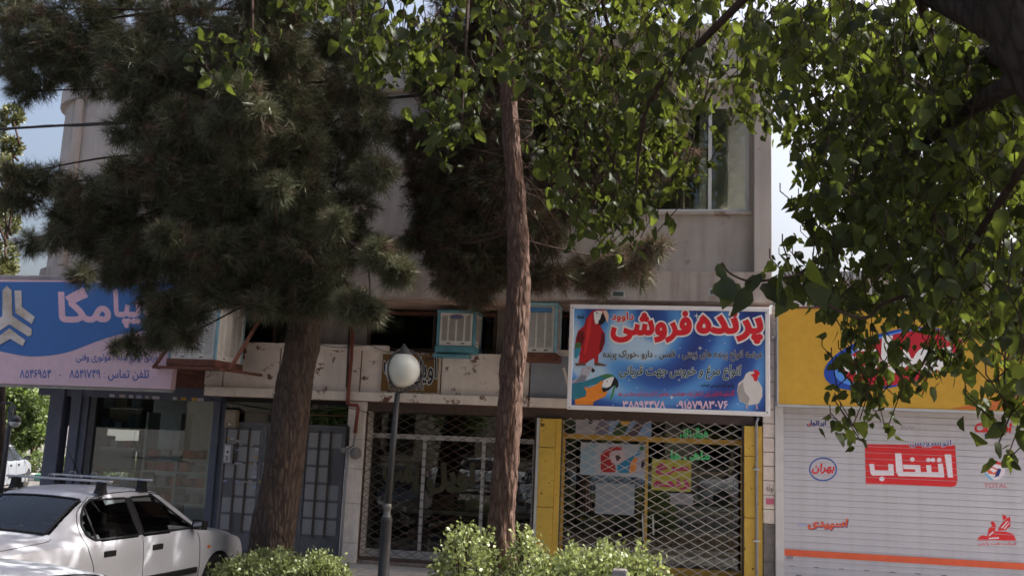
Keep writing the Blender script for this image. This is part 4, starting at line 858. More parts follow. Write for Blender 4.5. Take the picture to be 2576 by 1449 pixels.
# ================================================================= pipes, boxes, wires on the front
M_redp = mat('red_pipe_paint', (.19, .045, .032), .5, .2, 8)
rp = thing('red_pipe', 'red gas pipe running down past the fascia to the regulator', 'pipe', tuple(at(880, 1090, 14.8)))
MB().tube([at(888, 800, 14.84), at(884, 900, 14.84), at(875, 1000, 14.84), at(875, 1014, 14.84), at(880, 1018, 14.84), at(899, 1020, 14.86), at(901, 1026, 14.86), at(893, 1090, 14.88)], .03, 10).build('pipe', M_redp, rp, True)
MB().tube([at(880, 800, 14.86), at(876, 890, 14.86), at(872, 975, 14.87)], .02, 8).build('thin_pipe', M_brown, rp, True)
gp_ = thing('gas_regulator', 'grey gas pipe with valve and round regulator on the stone pier', 'gas pipe', tuple(at(862, 1400, 14.85)))
M_gp = mat('grey_pipe', (.30, .30, .32), .5, .15); 
MB().tube([at(856, 1400, 14.86), at(868, 1230, 14.86), at(873, 1160, 14.86), at(874, 1128, 14.86)], .022, 10).build('pipe', M_gp, gp_, True)
MB().tube([at(852, 1068, 14.86), at(872, 1069, 14.86), at(877, 1076, 14.86), at(874, 1122, 14.86)], .024, 10).build('elbow_pipe', M_black, gp_, True)
v_ = at(864, 1132, 14.84); MB().lathe(v_ - Vector((0, 0, .05)), [(.02, 0), (.05, .02), (.05, .08), (.02, .1)], 10).build('valve', mat('cast_grey', (.22, .2, .19), .7, .2), gp_)
rg = at(896, 1140, 14.86); q = MB(); q.lathe((0, 0, 0), [(.0, 0), (.09, .0), (.1, .02), (.1, .05), (.06, .07), (.03, .09), (0, .09)], 20); o = q.build('regulator', MATS['cast_grey'], gp_, True); o.matrix_basis = Matrix.Translation(rg) @ Matrix.Rotation(R_(90), 4, 'X')
MB().tube([at(893, 1092, 14.88), at(889, 1120, 14.87), at(870, 1132, 14.86)], .018, 8).build('link_pipe', MATS['cast_grey'], gp_, True)
gc = thing('grey_conduit', 'thin grey conduit on the right yellow pier', 'conduit', tuple(at(1905, 1430, 14.9)))
MB().tube([at(1908, 1050, 14.9), at(1903, 1062, 14.93), at(1904, 1449, 14.93), at(1904, 1500, 14.93)], .02, 8).build('pipe', M_gp, gc, True)
for y in (1180, 1360): p_ = at(1904, y, 14.93); MB().box(p_.x - .05, p_.x + .05, 14.905, 14.958, p_.z - .012, p_.z + .012).build('clip', M_alu, gc)
def floodlight(label, px, py):
    c = at(px, py, 14.05); o = thing('floodlight', label, 'floodlight', tuple(c), 'small floodlights under the slab')
    q = MB(); P = [(-.11, -.05), (.11, -.05), (.09, .06), (-.09, .06)]
    q.prism([(c.x + a, c.y - .08, c.z + b) for a, b in P], (0, .09, .01)); q.build('housing', M_alu, o, bevel=.006)
    MB().box(c.x - .08, c.x + .08, c.y - .088, c.y - .083, c.z - .03, c.z + .035).build('lens', M_glass, o); MB().beam((c.x, c.y, c.z), (c.x, YF, c.z + .02), .03, .03).build('arm', M_alu, o)
floodlight('small floodlight above the bird shop sign near the pine branch', 1556, 742); floodlight('small floodlight near the right corner of the slab', 1800, 737)
def cable(name, label, pts, r, cat='cable'):
    return tag(MB().tube(curve(pts, 8), r, 6).build(name, M_black), label, cat)
cable('overhead_cable', 'black twisted overhead cable crossing in front of the upper floor', [at(-700, 366, 13.2), at(-150, 333, 13.2), at(0, 325, 13.2), at(230, 312, 13.2), at(620, 290, 13.2), at(1000, 243, 13.2), at(1300, 226, 13.2), at(1800, 168, 13.2), at(2080, 150, 13.2), at(2700, 128, 13.2), Vector((14, 13.2, 8.9)), Vector((40, 13.2, 9.6))], .022)
cable('overhead_cable', 'thinner second cable wound beside the twisted overhead cable', [at(-700, 372, 13.2), at(-150, 338, 13.18), at(0, 328, 13.18), at(120, 316, 13.22), at(230, 316, 13.18), at(620, 286, 13.2), at(1000, 247, 13.2), at(1300, 230, 13.2), at(1800, 175, 13.2), at(2080, 158, 13.2), at(2700, 138, 13.2), Vector((14, 13.2, 8.85)), Vector((40, 13.2, 9.55))], .013)
cable('door_wire', 'loose black wire hanging across the entrance door head', [at(520, 1000, 15.0), at(580, 1014, 15.0), at(700, 1032, 15.0), at(800, 1030, 15.0), at(870, 1025, 14.9), at(930, 1040, 14.9)], .007, 'wire')
cable('pier_wire', 'thin wire drooping beside the fascia under the mezzanine', [at(800, 866, 14.88), at(850, 874, 14.88), at(925, 868, 14.88), at(950, 878, 14.88), at(985, 888, 14.88)], .005, 'wire')

# ================================================================= globe lamp post
YLP = 11.3
M_post = mat('lamp_post_paint', (.05, .05, .055), .5, .2, 8); lb = at(964, 1449, YLP); lp = thing('lamp_post', 'dark street lamp post with white globe before the gold sign', 'street lamp', (lb.x, lb.y, .05))
top = at(1000, 990, YLP); X0 = lb.x
MB().lathe((X0, YLP, .05), [(.11, 0), (.11, .06), (.072, .1), (.068, .98), (.076, 1.0), (.052, 1.03), (.048, 1.06)], 12).build('lower_post', M_post, lp, True)
MB().lathe((X0, YLP, 1.06), [(.056, .0), (.056, .03), (.044, .05), (.044, .1), (.056, .13), (.056, .16), (.04, .18)], 12).build('collar', mat('collar_metal', (.2, .2, .2), .4, metal=.5), lp, True)
MB().tube([(X0, YLP, 1.2), (top.x, YLP, top.z)], [.042, .034], 12).build('upper_post', M_post, lp, True)
gc_ = at(1013, 930, YLP); gr_ = .218
q = MB(); q.lathe(gc_, [(gr_ * math.sin(a), -gr_ * math.cos(a)) for a in np.linspace(.05, math.pi - .05, 20)], 28); 
q.build('globe', mat('milky_globe', (.66, .68, .66), .3, .05, 5, coat=.3, stain=('#4a4640', .2, 14)), lp, True)
for sgn in (-1, 1):
    arc = [(top.x, YLP - .02, top.z)] + [(gc_.x + sgn * (gr_ + .03) * math.sin(a) * (.55 if sgn < 0 else 1.0), YLP - .17 * math.sin(a) * (1 if sgn < 0 else -.6), gc_.z - (gr_ + .04) * math.cos(a)) for a in np.linspace(.25, math.pi - .1, 12)]
    MB().tube(arc, .014, 8).build('yoke_arm', M_post, lp, True)
MB().lathe(gc_ + Vector((0, 0, gr_ - .01)), [(.11, -.03), (.10, .01), (.05, .06), (.03, .09), (.01, .12)], 14).build('cap', M_post, lp, True)
MB().prism([(gc_.x - .16, YLP - .02, gc_.z + gr_ - .06), (gc_.x - .02, YLP - .02, gc_.z + gr_ + .07), (gc_.x + .12, YLP - .02, gc_.z + gr_ - .05), (gc_.x - .02, YLP - .02, gc_.z + gr_ + .03)], (0, .04, 0)).build('cap_fin', M_post, lp)
cb = at(1559, 1431, 7.4); cbp = tag(MB().box(cb.x - .055, cb.x + .055, 7.35, 7.46, -.05, cb.z).build('concrete_post', mat('post_concrete', (.30, .28, .28), .9, .2, 8, .3, 50), bevel=.012), 'short grey concrete post in front of the sunlit hedge', 'post')
# ================================================================= cars
def ip(tab):
    xs = [a for a, b in tab]; ys = [b for a, b in tab]
    return lambda x: float(np.interp(x, xs, ys))
def smoothtab(tab, n=4):
    c = curve(tab, n); c.sort(); return ip(c)
z_top = ip(curve([(0, .62), (.03, .80), (.10, .93), (.5, .975), (.95, 1.0)], 4) + curve([(.97, 1.01), (1.25, 1.19), (1.53, 1.345)], 4) + curve([(1.6, 1.37), (1.85, 1.405), (2.2, 1.415), (2.5, 1.395), (2.62, 1.37)], 4) + curve([(2.66, 1.352), (2.95, 1.18), (3.27, .975)], 4) + curve([(3.32, .955), (3.7, .90), (4.1, .81), (4.28, .73), (4.37, .6), (4.4, .5)], 4))
z_blt = ip(curve([(0, .55), (.04, .74), (.12, .86), (.9, .905), (1.4, .915), (3.0, .915), (3.35, .885), (4.0, .77), (4.28, .66), (4.37, .54), (4.4, .46)], 4))
w_blt = ip(curve([(0, .60), (.06, .68), (.2, .755), (.6, .81), (1.5, .84), (3.0, .84), (3.8, .79), (4.15, .72), (4.33, .62), (4.4, .54)], 4))
w_top = ip(curve([(0, .5), (.1, .62), (.5, .68), (.95, .67), (1.25, .615), (1.55, .565), (2.2, .56), (2.6, .565), (3.0, .65), (3.3, .70), (3.9, .68), (4.3, .56), (4.4, .48)], 4))
def half(x):
    zb, zt, wb, wt = z_blt(x), z_top(x), w_blt(x), w_top(x); wm = wb + .025; lo = .2 if .12 < x < 4.3 else .26
    mid = min(.55, zb - .06)
    P = [(0, lo), (wm * .8, lo), (wm * .975, lo + .07), (wm, (lo + mid) / 2 + .08), (wm, mid), (wb + .012, (mid + zb) / 2), (wb, zb - .02), (wb - .02, zb + .012)]
    e = (wt, max(zt - .045, zb + .02)); s = P[-1]
    P += [(s[0] + (e[0] - s[0]) * t, s[1] + (e[1] - s[1]) * t) for t in (.2, .4, .6, .8, 1)]
    return P + [(wt * .93, zt - .016 if zt - .016 > e[1] else e[1] + .004), (wt * .7, zt - .004), (wt * .35, zt + .004), (0, zt + .007)]
def side_y(x, z):
    P = half(x)[2:13]; return float(np.interp(z, [b for a, b in P], [a for a, b in P]))
def top_z(x, y):
    P = half(x)[12:][::-1]; return float(np.interp(abs(y), [a for a, b in P], [b for a, b in P]))
def win_front(x): return (.955, min(1.325, 1.325 - (x - 2.52) * .70 if x > 2.52 else 1.325)) if 2.14 <= x <= 3.03 else None
def win_rear(x):
    if not 1.34 <= x <= 2.06: return None
    u = max(0, (1.62 - x) / .28); lo = .948 + .055 * max(0, (1.42 - x) / .08) ** 1.2; return (lo, 1.322 - .24 * u ** 2.2)
def win_back(x): return w_top(x) * .86 if 1.0 <= x <= 1.50 else None
def win_fore(x): return w_top(x) * .86 if 2.70 <= x <= 3.24 else None
M_carglass = glass('car_glass', (.66, .70, .70), 0, .85); M_trim = mat('black_trim', (.014, .014, .016), .6, .2, spec=.2); M_tyre = mat('tyre_rubber', (.02, .02, .02), .85, .2); M_rim = mat('wheel_steel', (.3, .3, .31), .4, metal=.6)
M_seat = mat('seat_cloth', (.05, .05, .055), .9, .2, 20)
def put(mb, name, m, root, smooth=False, bevel=0):
    o = mb.build(name, m, None, smooth, bevel); o.parent = root; return o
def car(label, paint, X, Y, head, z=-.045, rack=False, detail=True, sc_=1.0, sill=0.0):
    r = thing('parked_car', label, 'car', (X, Y, z)); r.rotation_euler.z = head; r.scale = (sc_,) * 3
    st = sorted(set([0, .015, .03, .06, .1, .15, .2] + [round(.2 + i * .035, 4) for i in range(118)] + [4.33, 4.36, 4.38, 4.4])); st = [x for x in st if x <= 4.4]
    n = len(half(1.0)); bm = bmesh.new(); rows = []
    for x in st:
        h = half(x); ring = [(-a, b) for a, b in h[::-1]][:-1] + h; ring = ring[:-1]   # closed ring
        rows.append([bm.verts.new((x, a, b)) for a, b in ring])
    k = len(rows[0])
    for a, b in zip(rows, rows[1:]):
        for j in range(k): bm.faces.new((a[j], a[(j + 1) % k], b[(j + 1) % k], b[j]))
    bm.faces.new(rows[0]); bm.faces.new(rows[-1][::-1]); bmesh.ops.recalc_face_normals(bm, faces=bm.faces)
    me = bpy.data.meshes.new('body'); bm.to_mesh(me); bm.free()
    body = bpy.data.objects.new('body', me); COL.objects.link(body)
    cut = MB()
    for wx in (.86, 3.53):
        q = MB(); q.lathe((0, 0, 0), [(.345, -1.2), (.345, 1.2)], 28); R3 = Matrix.Rotation(R_(90), 3, 'X')
        cut.add([R3 @ Vector(v) + Vector((wx, 0, .31)) for v in q.v], q.f)
    cm = cut.build('cutter', paint); mo = body.modifiers.new('b', 'BOOLEAN'); mo.object = cm; mo.operation = 'DIFFERENCE'; mo.solver = 'EXACT'
    me2 = bpy.data.meshes.new_from_object(body.evaluated_get(bpy.context.evaluated_depsgraph_get())); body.modifiers.clear(); body.data = me2; bpy.data.objects.remove(cm)
    bm = bmesh.new(); bm.from_mesh(me2); kill = []
    for f_ in bm.faces:
        c = f_.calc_center_median()
        for wf in (win_front, win_rear):
            w_ = wf(c.x)
            if w_ and w_[0] + .015 < c.z < w_[1] - .015 and abs(abs(c.y) - side_y(c.x, c.z)) < .02: kill.append(f_)
        for wf in (win_back, win_fore):
            w_ = wf(c.x)
            if w_ and abs(c.y) < w_ - .02 and abs(c.z - top_z(c.x, c.y)) < .03: kill.append(f_)
    bmesh.ops.delete(bm, geom=list(set(kill)), context='FACES'); bm.to_mesh(me2); bm.free()
    me2.materials.clear(); me2.materials.append(paint); me2.polygons.foreach_set('use_smooth', [len(p.vertices) < 8 for p in me2.polygons]); 
    body.name = 'body'; body.parent = r
    try: me2.set_sharp_from_angle(angle=R_(38))
    except Exception: pass
    def strip(f_, xs, s, off, inset, rows_=5, frame=None):
        q = MB(); 
        for s_ in s:
            for a, b in zip(xs, xs[1:]):
                wa, wb_ = f_(a), f_(b)
                if wa is None or wb_ is None: continue
                def pts(x, w_): return [(x, s_ * (side_y(x, zz) + off), zz) for zz in np.linspace(w_[0] + inset, max(w_[1] - inset, w_[0] + inset + .002), rows_)]
                A_, B2 = pts(a, wa), pts(b, wb_)
                q.add(A_ + B2, [(i, i + 1, rows_ + i + 1, rows_ + i) for i in range(rows_ - 1)])
        return q
    def edge_tube(f_, x0, x1, s_, rr=.013):
        xs = np.linspace(x0, x1, 26); lo = [(x, s_ * (side_y(x, f_(x)[0]) + .003), f_(x)[0]) for x in xs]; hi = [(x, s_ * (side_y(x, f_(x)[1]) + .003), f_(x)[1]) for x in xs]
        return MB().tube(lo + hi[::-1] + [lo[0]], rr, 6)
    for s_ in (1, -1):
        for f_, x0, x1 in ((win_front, 2.141, 3.02), (win_rear, 1.341, 2.059)):
            g_ = put(strip(f_, np.linspace(x0, x1, 24), [s_], .004, .004), 'side_window', M_carglass, r, True)
            e_ = edge_tube(f_, x0, x1, s_).build('seal', M_trim, None, True); e_.parent = g_
        q = MB(); q.add([(2.05, s_ * (side_y(2.05, zz) + .006), zz) for zz in (.95, 1.14, 1.325)] + [(2.15, s_ * (side_y(2.15, zz) + .006), zz) for zz in (.95, 1.14, 1.325)], [(0, 1, 4, 3), (1, 2, 5, 4)])
        put(q, 'pillar_trim', M_trim, r); q = MB()
        q.add([(2.96, s_ * (side_y(2.96, .945) + .008), .945), (3.08, s_ * (side_y(3.08, .945) + .008), .945), (2.96, s_ * (side_y(2.96, 1.03) + .008), 1.03)], [(0, 1, 2)])
        put(q, 'mirror_trim', M_trim, r)
        q = MB(); xs = [1.44, 1.47, 1.52]; q.tube([(1.44 + .03 * (zz - .95) / .36, s_ * (side_y(1.46, zz) + .004), zz) for zz in np.linspace(.95, 1.25, 5)], .012, 5); put(q, 'window_bar', M_trim, r)
    for f_, xs, nm in ((win_back, np.linspace(1.0, 1.50, 14), 'rear_window'), (win_fore, np.linspace(2.70, 3.24, 14), 'windscreen')):
        q = MB(); rim = MB()
        ys = np.linspace(-1, 1, 11)
        V = [[(x, y * f_(x), top_z(x, y * f_(x)) + .004) for y in ys] for x in xs]
        for a, b in zip(V, V[1:]): q.add(a + b, [(i, i + 1, 11 + i + 1, 11 + i) for i in range(10)])
        g_ = put(q, nm, M_carglass, r, True)
        loop = [p for p in V[0]] + [row[-1] for row in V[1:]] + V[-1][::-1][1:] + [row[0] for row in V[::-1][1:]]
        e_ = rim.tube(loop, .013, 6).build('seal', M_trim, None, True); e_.parent = g_
    def seam(pts, s_=-1, rr=.0042, nm='panel_seam'): put(MB().tube([(x, s_ * (side_y(x, zz) + .0005), zz) for x, zz in curve(pts, 6)], rr, 5), nm, M_trim, r)
    for s_ in (1, -1):
        seam([(1.52, 1.352), (1.36, 1.2), (1.28, 1.02), (1.30, .88), (1.38, .70), (1.40, .5), (1.38, .3)], s_); seam([(2.10, .93), (2.115, .7), (2.10, .3)], s_); seam([(3.06, .90), (3.11, .8), (3.12, .55), (3.09, .3)], s_)
        seam([(1.38, .28), (2.0, .27), (3.09, .28)], s_)
        for hx in (1.52, 2.26): 
            q = MB(); y = side_y(hx + .08, .80); q.box(hx, hx + .17, s_ * y - .012, s_ * y + .014, .775, .835); put(q, 'door_handle', M_trim, r, bevel=.008)
        q = MB(); q.add([(x, s_ * (side_y(x, zz) + o_), zz) for x in np.linspace(1.45, 3.06, 16) for zz, o_ in ((.45, .0), (.455, .018), (.515, .018), (.52, .0))], [(i * 4 + j, i * 4 + j + 1, i * 4 + j + 5, i * 4 + j + 4) for i in range(15) for j in range(3)]); put(q, 'side_moulding', M_trim, r)
        q = MB(); y = side_y(3.3, .72); q.add([(3.3 + .035 * math.cos(a), s_ * (y + .004), .72 + .02 * math.sin(a)) for a in np.linspace(0, 2 * math.pi, 13)[:-1]], [tuple(range(12))]); put(q, 'side_repeater', mat('amber_lens', (.6, .16, .02), .3), r)
        q = MB(); y = side_y(2.98, .95); q.prism([(2.93, s_ * (y + .04), .945), (2.93, s_ * (y + .19), .95), (2.93, s_ * (y + .20), 1.05), (2.93, s_ * (y + .05), 1.06)], (.09, 0, -.01)); mr = put(q, 'door_mirror', M_trim, r, bevel=.02)
        q = MB(); q.add([(2.926, s_ * (y + .065), .965), (2.926, s_ * (y + .175), .965), (2.926, s_ * (y + .18), 1.035), (2.926, s_ * (y + .07), 1.04)], [(0, 1, 2, 3)]); e_ = q.build('mirror_glass', mat('mirror', (.8, .8, .82), .05, metal=1.0, var=0), None); e_.parent = mr
        q = MB(); q.prism([(4.30, s_ * .36, .58), (4.22, s_ * .66, .57), (4.18, s_ * .66, .68), (4.27, s_ * .36, .70)], (.04, 0, 0)); put(q, 'headlight', mat('lamp_lens', (.6, .6, .6), .15), r)
        q = MB(); q.prism([(-.012, s_ * .4, .62), (.02, s_ * .70, .62), (.05, s_ * .69, .80), (.02, s_ * .4, .80)], (-.012, 0, 0)); put(q, 'tail_light', mat('tail_lens', (.3, .01, .01), .25), r)
        for wx in (.86, 3.53):
            q = MB(); q.lathe((0, 0, 0), [(.19, -.09), (.28, -.095), (.31, -.07), (.31, .07), (.28, .095), (.19, .09)], 26); wv = [Matrix.Rotation(R_(90), 3, 'X') @ Vector(v) + Vector((wx, s_ * .72, .31)) for v in q.v]; q.v = wv; tw = put(q, 'wheel', M_tyre, r, True)
            q = MB(); q.lathe((0, 0, 0), [(0, -.05), (.08, -.06), (.10, -.03), (.19, -.05), (.19, .05), (0, .06)], 20); q.v = [Matrix.Rotation(R_(90 * s_), 3, 'X') @ Vector(v) + Vector((wx, s_ * .76, .31)) for v in q.v]; e_ = q.build('rim', M_rim, None, True); e_.parent = tw
    q = MB(); q.box(-.03, .10, -.62, .62, .42, .54); put(q, 'rear_bumper', M_trim, r, bevel=.03)
    q = MB(); xs = np.linspace(4.0, 4.4, 8)
    for s_ in (1, -1): q.add([(x, s_ * (side_y(x, zz) + .02), zz) for x in xs for zz in (.46, .55)], [(i * 2, i * 2 + 1, i * 2 + 3, i * 2 + 2) for i in range(7)])
    q.box(4.38, 4.43, -.52, .52, .40, .53); put(q, 'front_bumper_strip', M_trim, r)
    q = MB(); q.tube([(.985, y, top_z(.985, y) + .001) for y in np.linspace(-.66, .66, 12)], .004, 5)
    for s_ in (1, -1): q.tube([(x, s_ * w_top(x) * .985, top_z(x, w_top(x) * .985) + .001) for x in np.linspace(.1, .97, 14)], .0042, 5)
    put(q, 'boot_seam', M_trim, r)
    q = MB()
    for s_ in (1, -1): q.tube([(x, s_ * w_top(x) * .975, top_z(x, w_top(x) * .975) + .002) for x in np.linspace(1.56, 2.64, 16)], .006, 5)
    put(q, 'roof_gutter', M_trim, r)
    q = MB(); q.tube([(2.45, .3, top_z(2.45, .3)), (2.1, .3, top_z(2.1, .3) + .42)], [.006, .003], 5); put(q, 'antenna', M_trim, r)
    q = MB(); q.box(1.55, 1.68, -.55, .55, .35, 1.0); q.box(1.2, 1.6, -.55, .55, .3, .5); q.box(.9, 1.4, -.62, .62, .82, .9)
    put(q, 'rear_seat', M_seat, r, bevel=.04)
    for y in (-.35, .35):
        q = MB(); q.prism([(2.0, y - .22, .35), (2.5, y - .22, .35), (2.5, y - .22, .52), (2.18, y - .22, .52), (2.0, y - .22, 1.0), (1.9, y - .22, 1.0)], (0, .44, 0)); q.box(1.9, 1.98, y - .12, y + .12, 1.02, 1.17); put(q, 'front_seat', M_seat, r, bevel=.03)
    q = MB(); q.prism([(2.85, -.7, .5), (3.25, -.7, .5), (3.25, -.7, .92), (3.0, -.7, .93), (2.85, -.7, .85)], (0, 1.4, 0)); put(q, 'dashboard', M_seat, r, bevel=.02)
    if rack:
        for x in (1.72, 2.36):
            q = MB(); q.box(x - .022, x + .022, -.68, .68, 1.492, 1.514); rb_ = put(q, 'roof_bar', mat('galvanised_bar', (.42, .43, .46), .45, .15, metal=.3), r, bevel=.006)
            for s_ in (1, -1):
                q = MB(); q.prism([(x - .07, s_ * .52, 1.385), (x + .07, s_ * .52, 1.385), (x + .045, s_ * .52, 1.42), (x + .035, s_ * .52, 1.50), (x - .035, s_ * .52, 1.50), (x - .045, s_ * .52, 1.42)], (0, s_ * .07, -.01)); e_ = q.build('foot', M_trim, None, False, .008); e_.parent = rb_
            for y in (-.25, .1, .4):
                q = MB(); q.tube([(x, y - .04, 1.525), (x, y - .03, 1.545), (x, y + .03, 1.545), (x, y + .04, 1.525)], .006, 5); e_ = q.build('eyelet', M_rim, None); e_.parent = rb_
    return r
def paint(name, col, dirt=.04): return mat(name, col, .38, .06, 1.2, spec=.5, coat=.25, stain=((.30, .26, .22), dirt, 3)) if 0 else mat(name, col, .35, .07, 1.5, spec=.5, coat=.3)
M_cw = paint('white_car_paint', (.43, .44, .485)); M_cs = paint('silver_white_car_paint', (.50, .52, .57))
car('white saloon car with roof bars parked facing the corner shop', M_cw, -6.627, 7.43, R_(82.8), -.04, rack=True)
# ================================================================= trees
def bark(name, c1, c2, scale=9.0, bump=1.0):
    m = bpy.data.materials.new(name); m.use_nodes = True; T = m.node_tree; N = T.nodes; L = T.links; p = N['Principled BSDF']; p.inputs['Roughness'].default_value = .95; p.inputs['Specular IOR Level'].default_value = .15
    tc = N.new('ShaderNodeTexCoord'); mp = N.new('ShaderNodeMapping'); mp.inputs['Scale'].default_value = (1, 1, .22); L.new(tc.outputs['Object'], mp.inputs[0])
    nz0 = N.new('ShaderNodeTexNoise'); nz0.inputs['Scale'].default_value = 5; L.new(mp.outputs[0], nz0.inputs[0])
    ad = N.new('ShaderNodeMix'); ad.data_type = 'RGBA'; ad.inputs[0].default_value = .12; L.new(mp.outputs[0], ad.inputs[6]); L.new(nz0.outputs['Color'], ad.inputs[7])
    vo = N.new('ShaderNodeTexVoronoi'); vo.feature = 'DISTANCE_TO_EDGE'; vo.inputs['Scale'].default_value = scale * 2.4; L.new(ad.outputs[2], vo.inputs['Vector'])
    nz = N.new('ShaderNodeTexNoise'); nz.inputs['Scale'].default_value = 22; nz.inputs['Detail'].default_value = 6; L.new(mp.outputs[0], nz.inputs[0])
    r = N.new('ShaderNodeValToRGB'); r.color_ramp.elements[0].color = (c1[0] * .35, c1[1] * .3, c1[2] * .3, 1); r.color_ramp.elements[0].position = .0; r.color_ramp.elements[1].color = (*c1, 1); r.color_ramp.elements[1].position = .2
    L.new(vo.outputs['Distance'], r.inputs[0])
    mx = N.new('ShaderNodeMix'); mx.data_type = 'RGBA'; mx.inputs[7].default_value = (*c2, 1); L.new(nz.outputs['Fac'], mx.inputs[0]); L.new(r.outputs[0], mx.inputs[6]); L.new(mx.outputs[2], p.inputs['Base Color'])
    b = N.new('ShaderNodeBump'); b.inputs['Strength'].default_value = bump; b.inputs['Distance'].default_value = .03; a = N.new('ShaderNodeMath'); a.operation = 'MULTIPLY_ADD'; a.inputs[1].default_value = .5; L.new(nz.outputs['Fac'], a.inputs[0]); L.new(vo.outputs['Distance'], a.inputs[2]); L.new(a.outputs[0], b.inputs['Height']); L.new(b.outputs[0], p.inputs['Normal'])
    MATS[name] = m; return m
M_bark1 = bark('pine_bark', (.13, .094, .077), (.058, .043, .037), 9); M_bark2 = bark('reddish_pine_bark', (.20, .128, .102), (.075, .05, .042), 10); M_bark3 = bark('mulberry_bark', (.055, .042, .036), (.03, .024, .021), 7); M_twig = mat('twig_bark', (.05, .034, .028), .95, .3, spec=.1)
from mathutils import noise as mnoise
def bark_relief(a, z, ph):
    p = Vector((math.cos(a) * 3.2, math.sin(a) * 3.2, z * 2.3 + ph)); c = mnoise.cell_vector(p)
    d = mnoise.voronoi(p + .25 * mnoise.noise_vector(p * 2))[0]; e = d[1] - d[0]
    return .016 * min(1, e * 3.5) - .012 + .012 * mnoise.noise(p * 3) + .02 * max(0, mnoise.noise(Vector((math.cos(a) * 1.1, math.sin(a) * 1.1, z * .9 + ph * 3))) - .25)
def limb(pts, radii, name, m, parent, n=10, rough=.06, plates=False):
    """a tapering trunk or bough with an uneven surface"""
    P = curve([tuple(p) for p in pts], 40 if plates else 6); rr = np.interp(np.linspace(0, 1, len(P)), np.linspace(0, 1, len(radii)), radii); mb = MB(); mb.tube(P, list(rr), n)
    if rough:
        ph = rng.uniform(0, 6, 4); v = []
        for i, p in enumerate(mb.v):
            c = Vector(P[i // n]); d = Vector(p) - c; a = 2 * math.pi * (i % n) / n; z = c.z
            v.append(tuple(c + d * (1 + rough * (math.sin(3 * a + 4 * z + ph[0]) + .7 * math.sin(5 * a - 7 * z + ph[1]) + .5 * math.sin(9 * z + ph[2]))) + (d.normalized() * bark_relief(a, z, ph[3]) if plates else Vector()))) 
        mb.v = v
    return mb.build(name, m, parent, True)
def needles(C, D, per, ln, wd, r=rng):
    """needle tufts at points C pointing along D"""
    n = len(C); C = np.repeat(C, per, 0); D = np.repeat(D, per, 0); N_ = len(C)
    rnd = r.normal(size=(N_, 3)); rnd /= np.linalg.norm(rnd, axis=1, keepdims=True)
    d = D * r.uniform(.25, 1.1, (N_, 1)) + rnd * .85; d /= np.linalg.norm(d, axis=1, keepdims=True)
    base = C + D * r.uniform(-.10, .06, (N_, 1)) + rnd * .008
    L_ = ln * r.uniform(.65, 1.15, (N_, 1)); sag = np.array([0, 0, -1.0]) * (L_ * .16)
    s = np.cross(d, r.normal(size=(N_, 3))); s /= np.linalg.norm(s, axis=1, keepdims=True)
    tip = base + d * L_ + sag
    V = np.stack([base - s * wd / 2, base + s * wd / 2, tip], 1).reshape(-1, 3); return V, np.arange(len(V)).reshape(-1, 3)
def pine(name, label, trunk, radii, m_bark, blobs, mats, tufts, per, ln, wd, droop=0.0, seed=1, grp='pine trees', zlow=3.6, bk=1.0):
    r = np.random.default_rng(seed); T = [Vector(p) for p in trunk]; root = thing(name, label, 'tree', tuple(T[0]), grp)
    limb(T, radii, 'trunk', m_bark, root, 56, .045, True)
    TP = [Vector(p) for p in curve([tuple(p) for p in T], 6)]; allC = []; allD = []; tw = MB()
    for (px, py, Y, rad) in blobs:
        c = at(px, py, Y); R = rad * Y / FOC
        tz = max(zlow + r.uniform(0, 1.3), c.z + r.uniform(-.7, .3))
        src = min(TP, key=lambda q: abs(q.z - tz))
        mid = (src + c) / 2 + Vector((0, 0, .12 - .2 * droop)) + Vector(r.normal(size=3)) * .14; nb_ = limb([src, mid, c], [.022 * bk, .016 * bk, .006 * bk], 'branch', M_twig, root, 6, 0)
        n = int(tufts * (rad / 100) ** 2 * (.35 if py < -40 else 1.0)) + 14
        u = r.normal(size=(n, 3)); u /= np.linalg.norm(u, axis=1, keepdims=True); q = np.array(c) + u * (R * r.uniform(.35, 1.0, (n, 1)) ** .6) * np.array([1, 1, .82])
        dd = u * .9 + np.array([0, 0, .35 - droop]) + r.normal(size=(n, 3)) * .3; dd /= np.linalg.norm(dd, axis=1, keepdims=True)
        allC.append(q); allD.append(dd)
        for i in range(0, n, 5): tw.tube([c * .5 + Vector(q[i]) * .5, Vector(q[i]) - Vector(dd[i]) * .02], .005, 4, False)
    tw.build('twigs', M_twig, root)
    C, D = np.concatenate(allC), np.concatenate(allD); k = r.random(len(C)); V0 = 0
    lim = np.cumsum([w_ for m, w_ in mats]); lo = 0
    for (m, w_), hi in zip(mats, lim):
        s = (k >= lo) & (k < hi); lo = hi; V, F = needles(C[s], D[s], per, ln, wd, r); stuff(npmesh('crown', V, F, m, root))
    return root
M_nd1 = leafmat('pine_needles', (.098, .10, .062), (.085, .09, .04), .55, .35, .28, .03); M_nd2 = leafmat('dry_pine_needles', (.135, .088, .066), (.08, .05, .034), .5, .4, .25, .02)
random.seed(11)
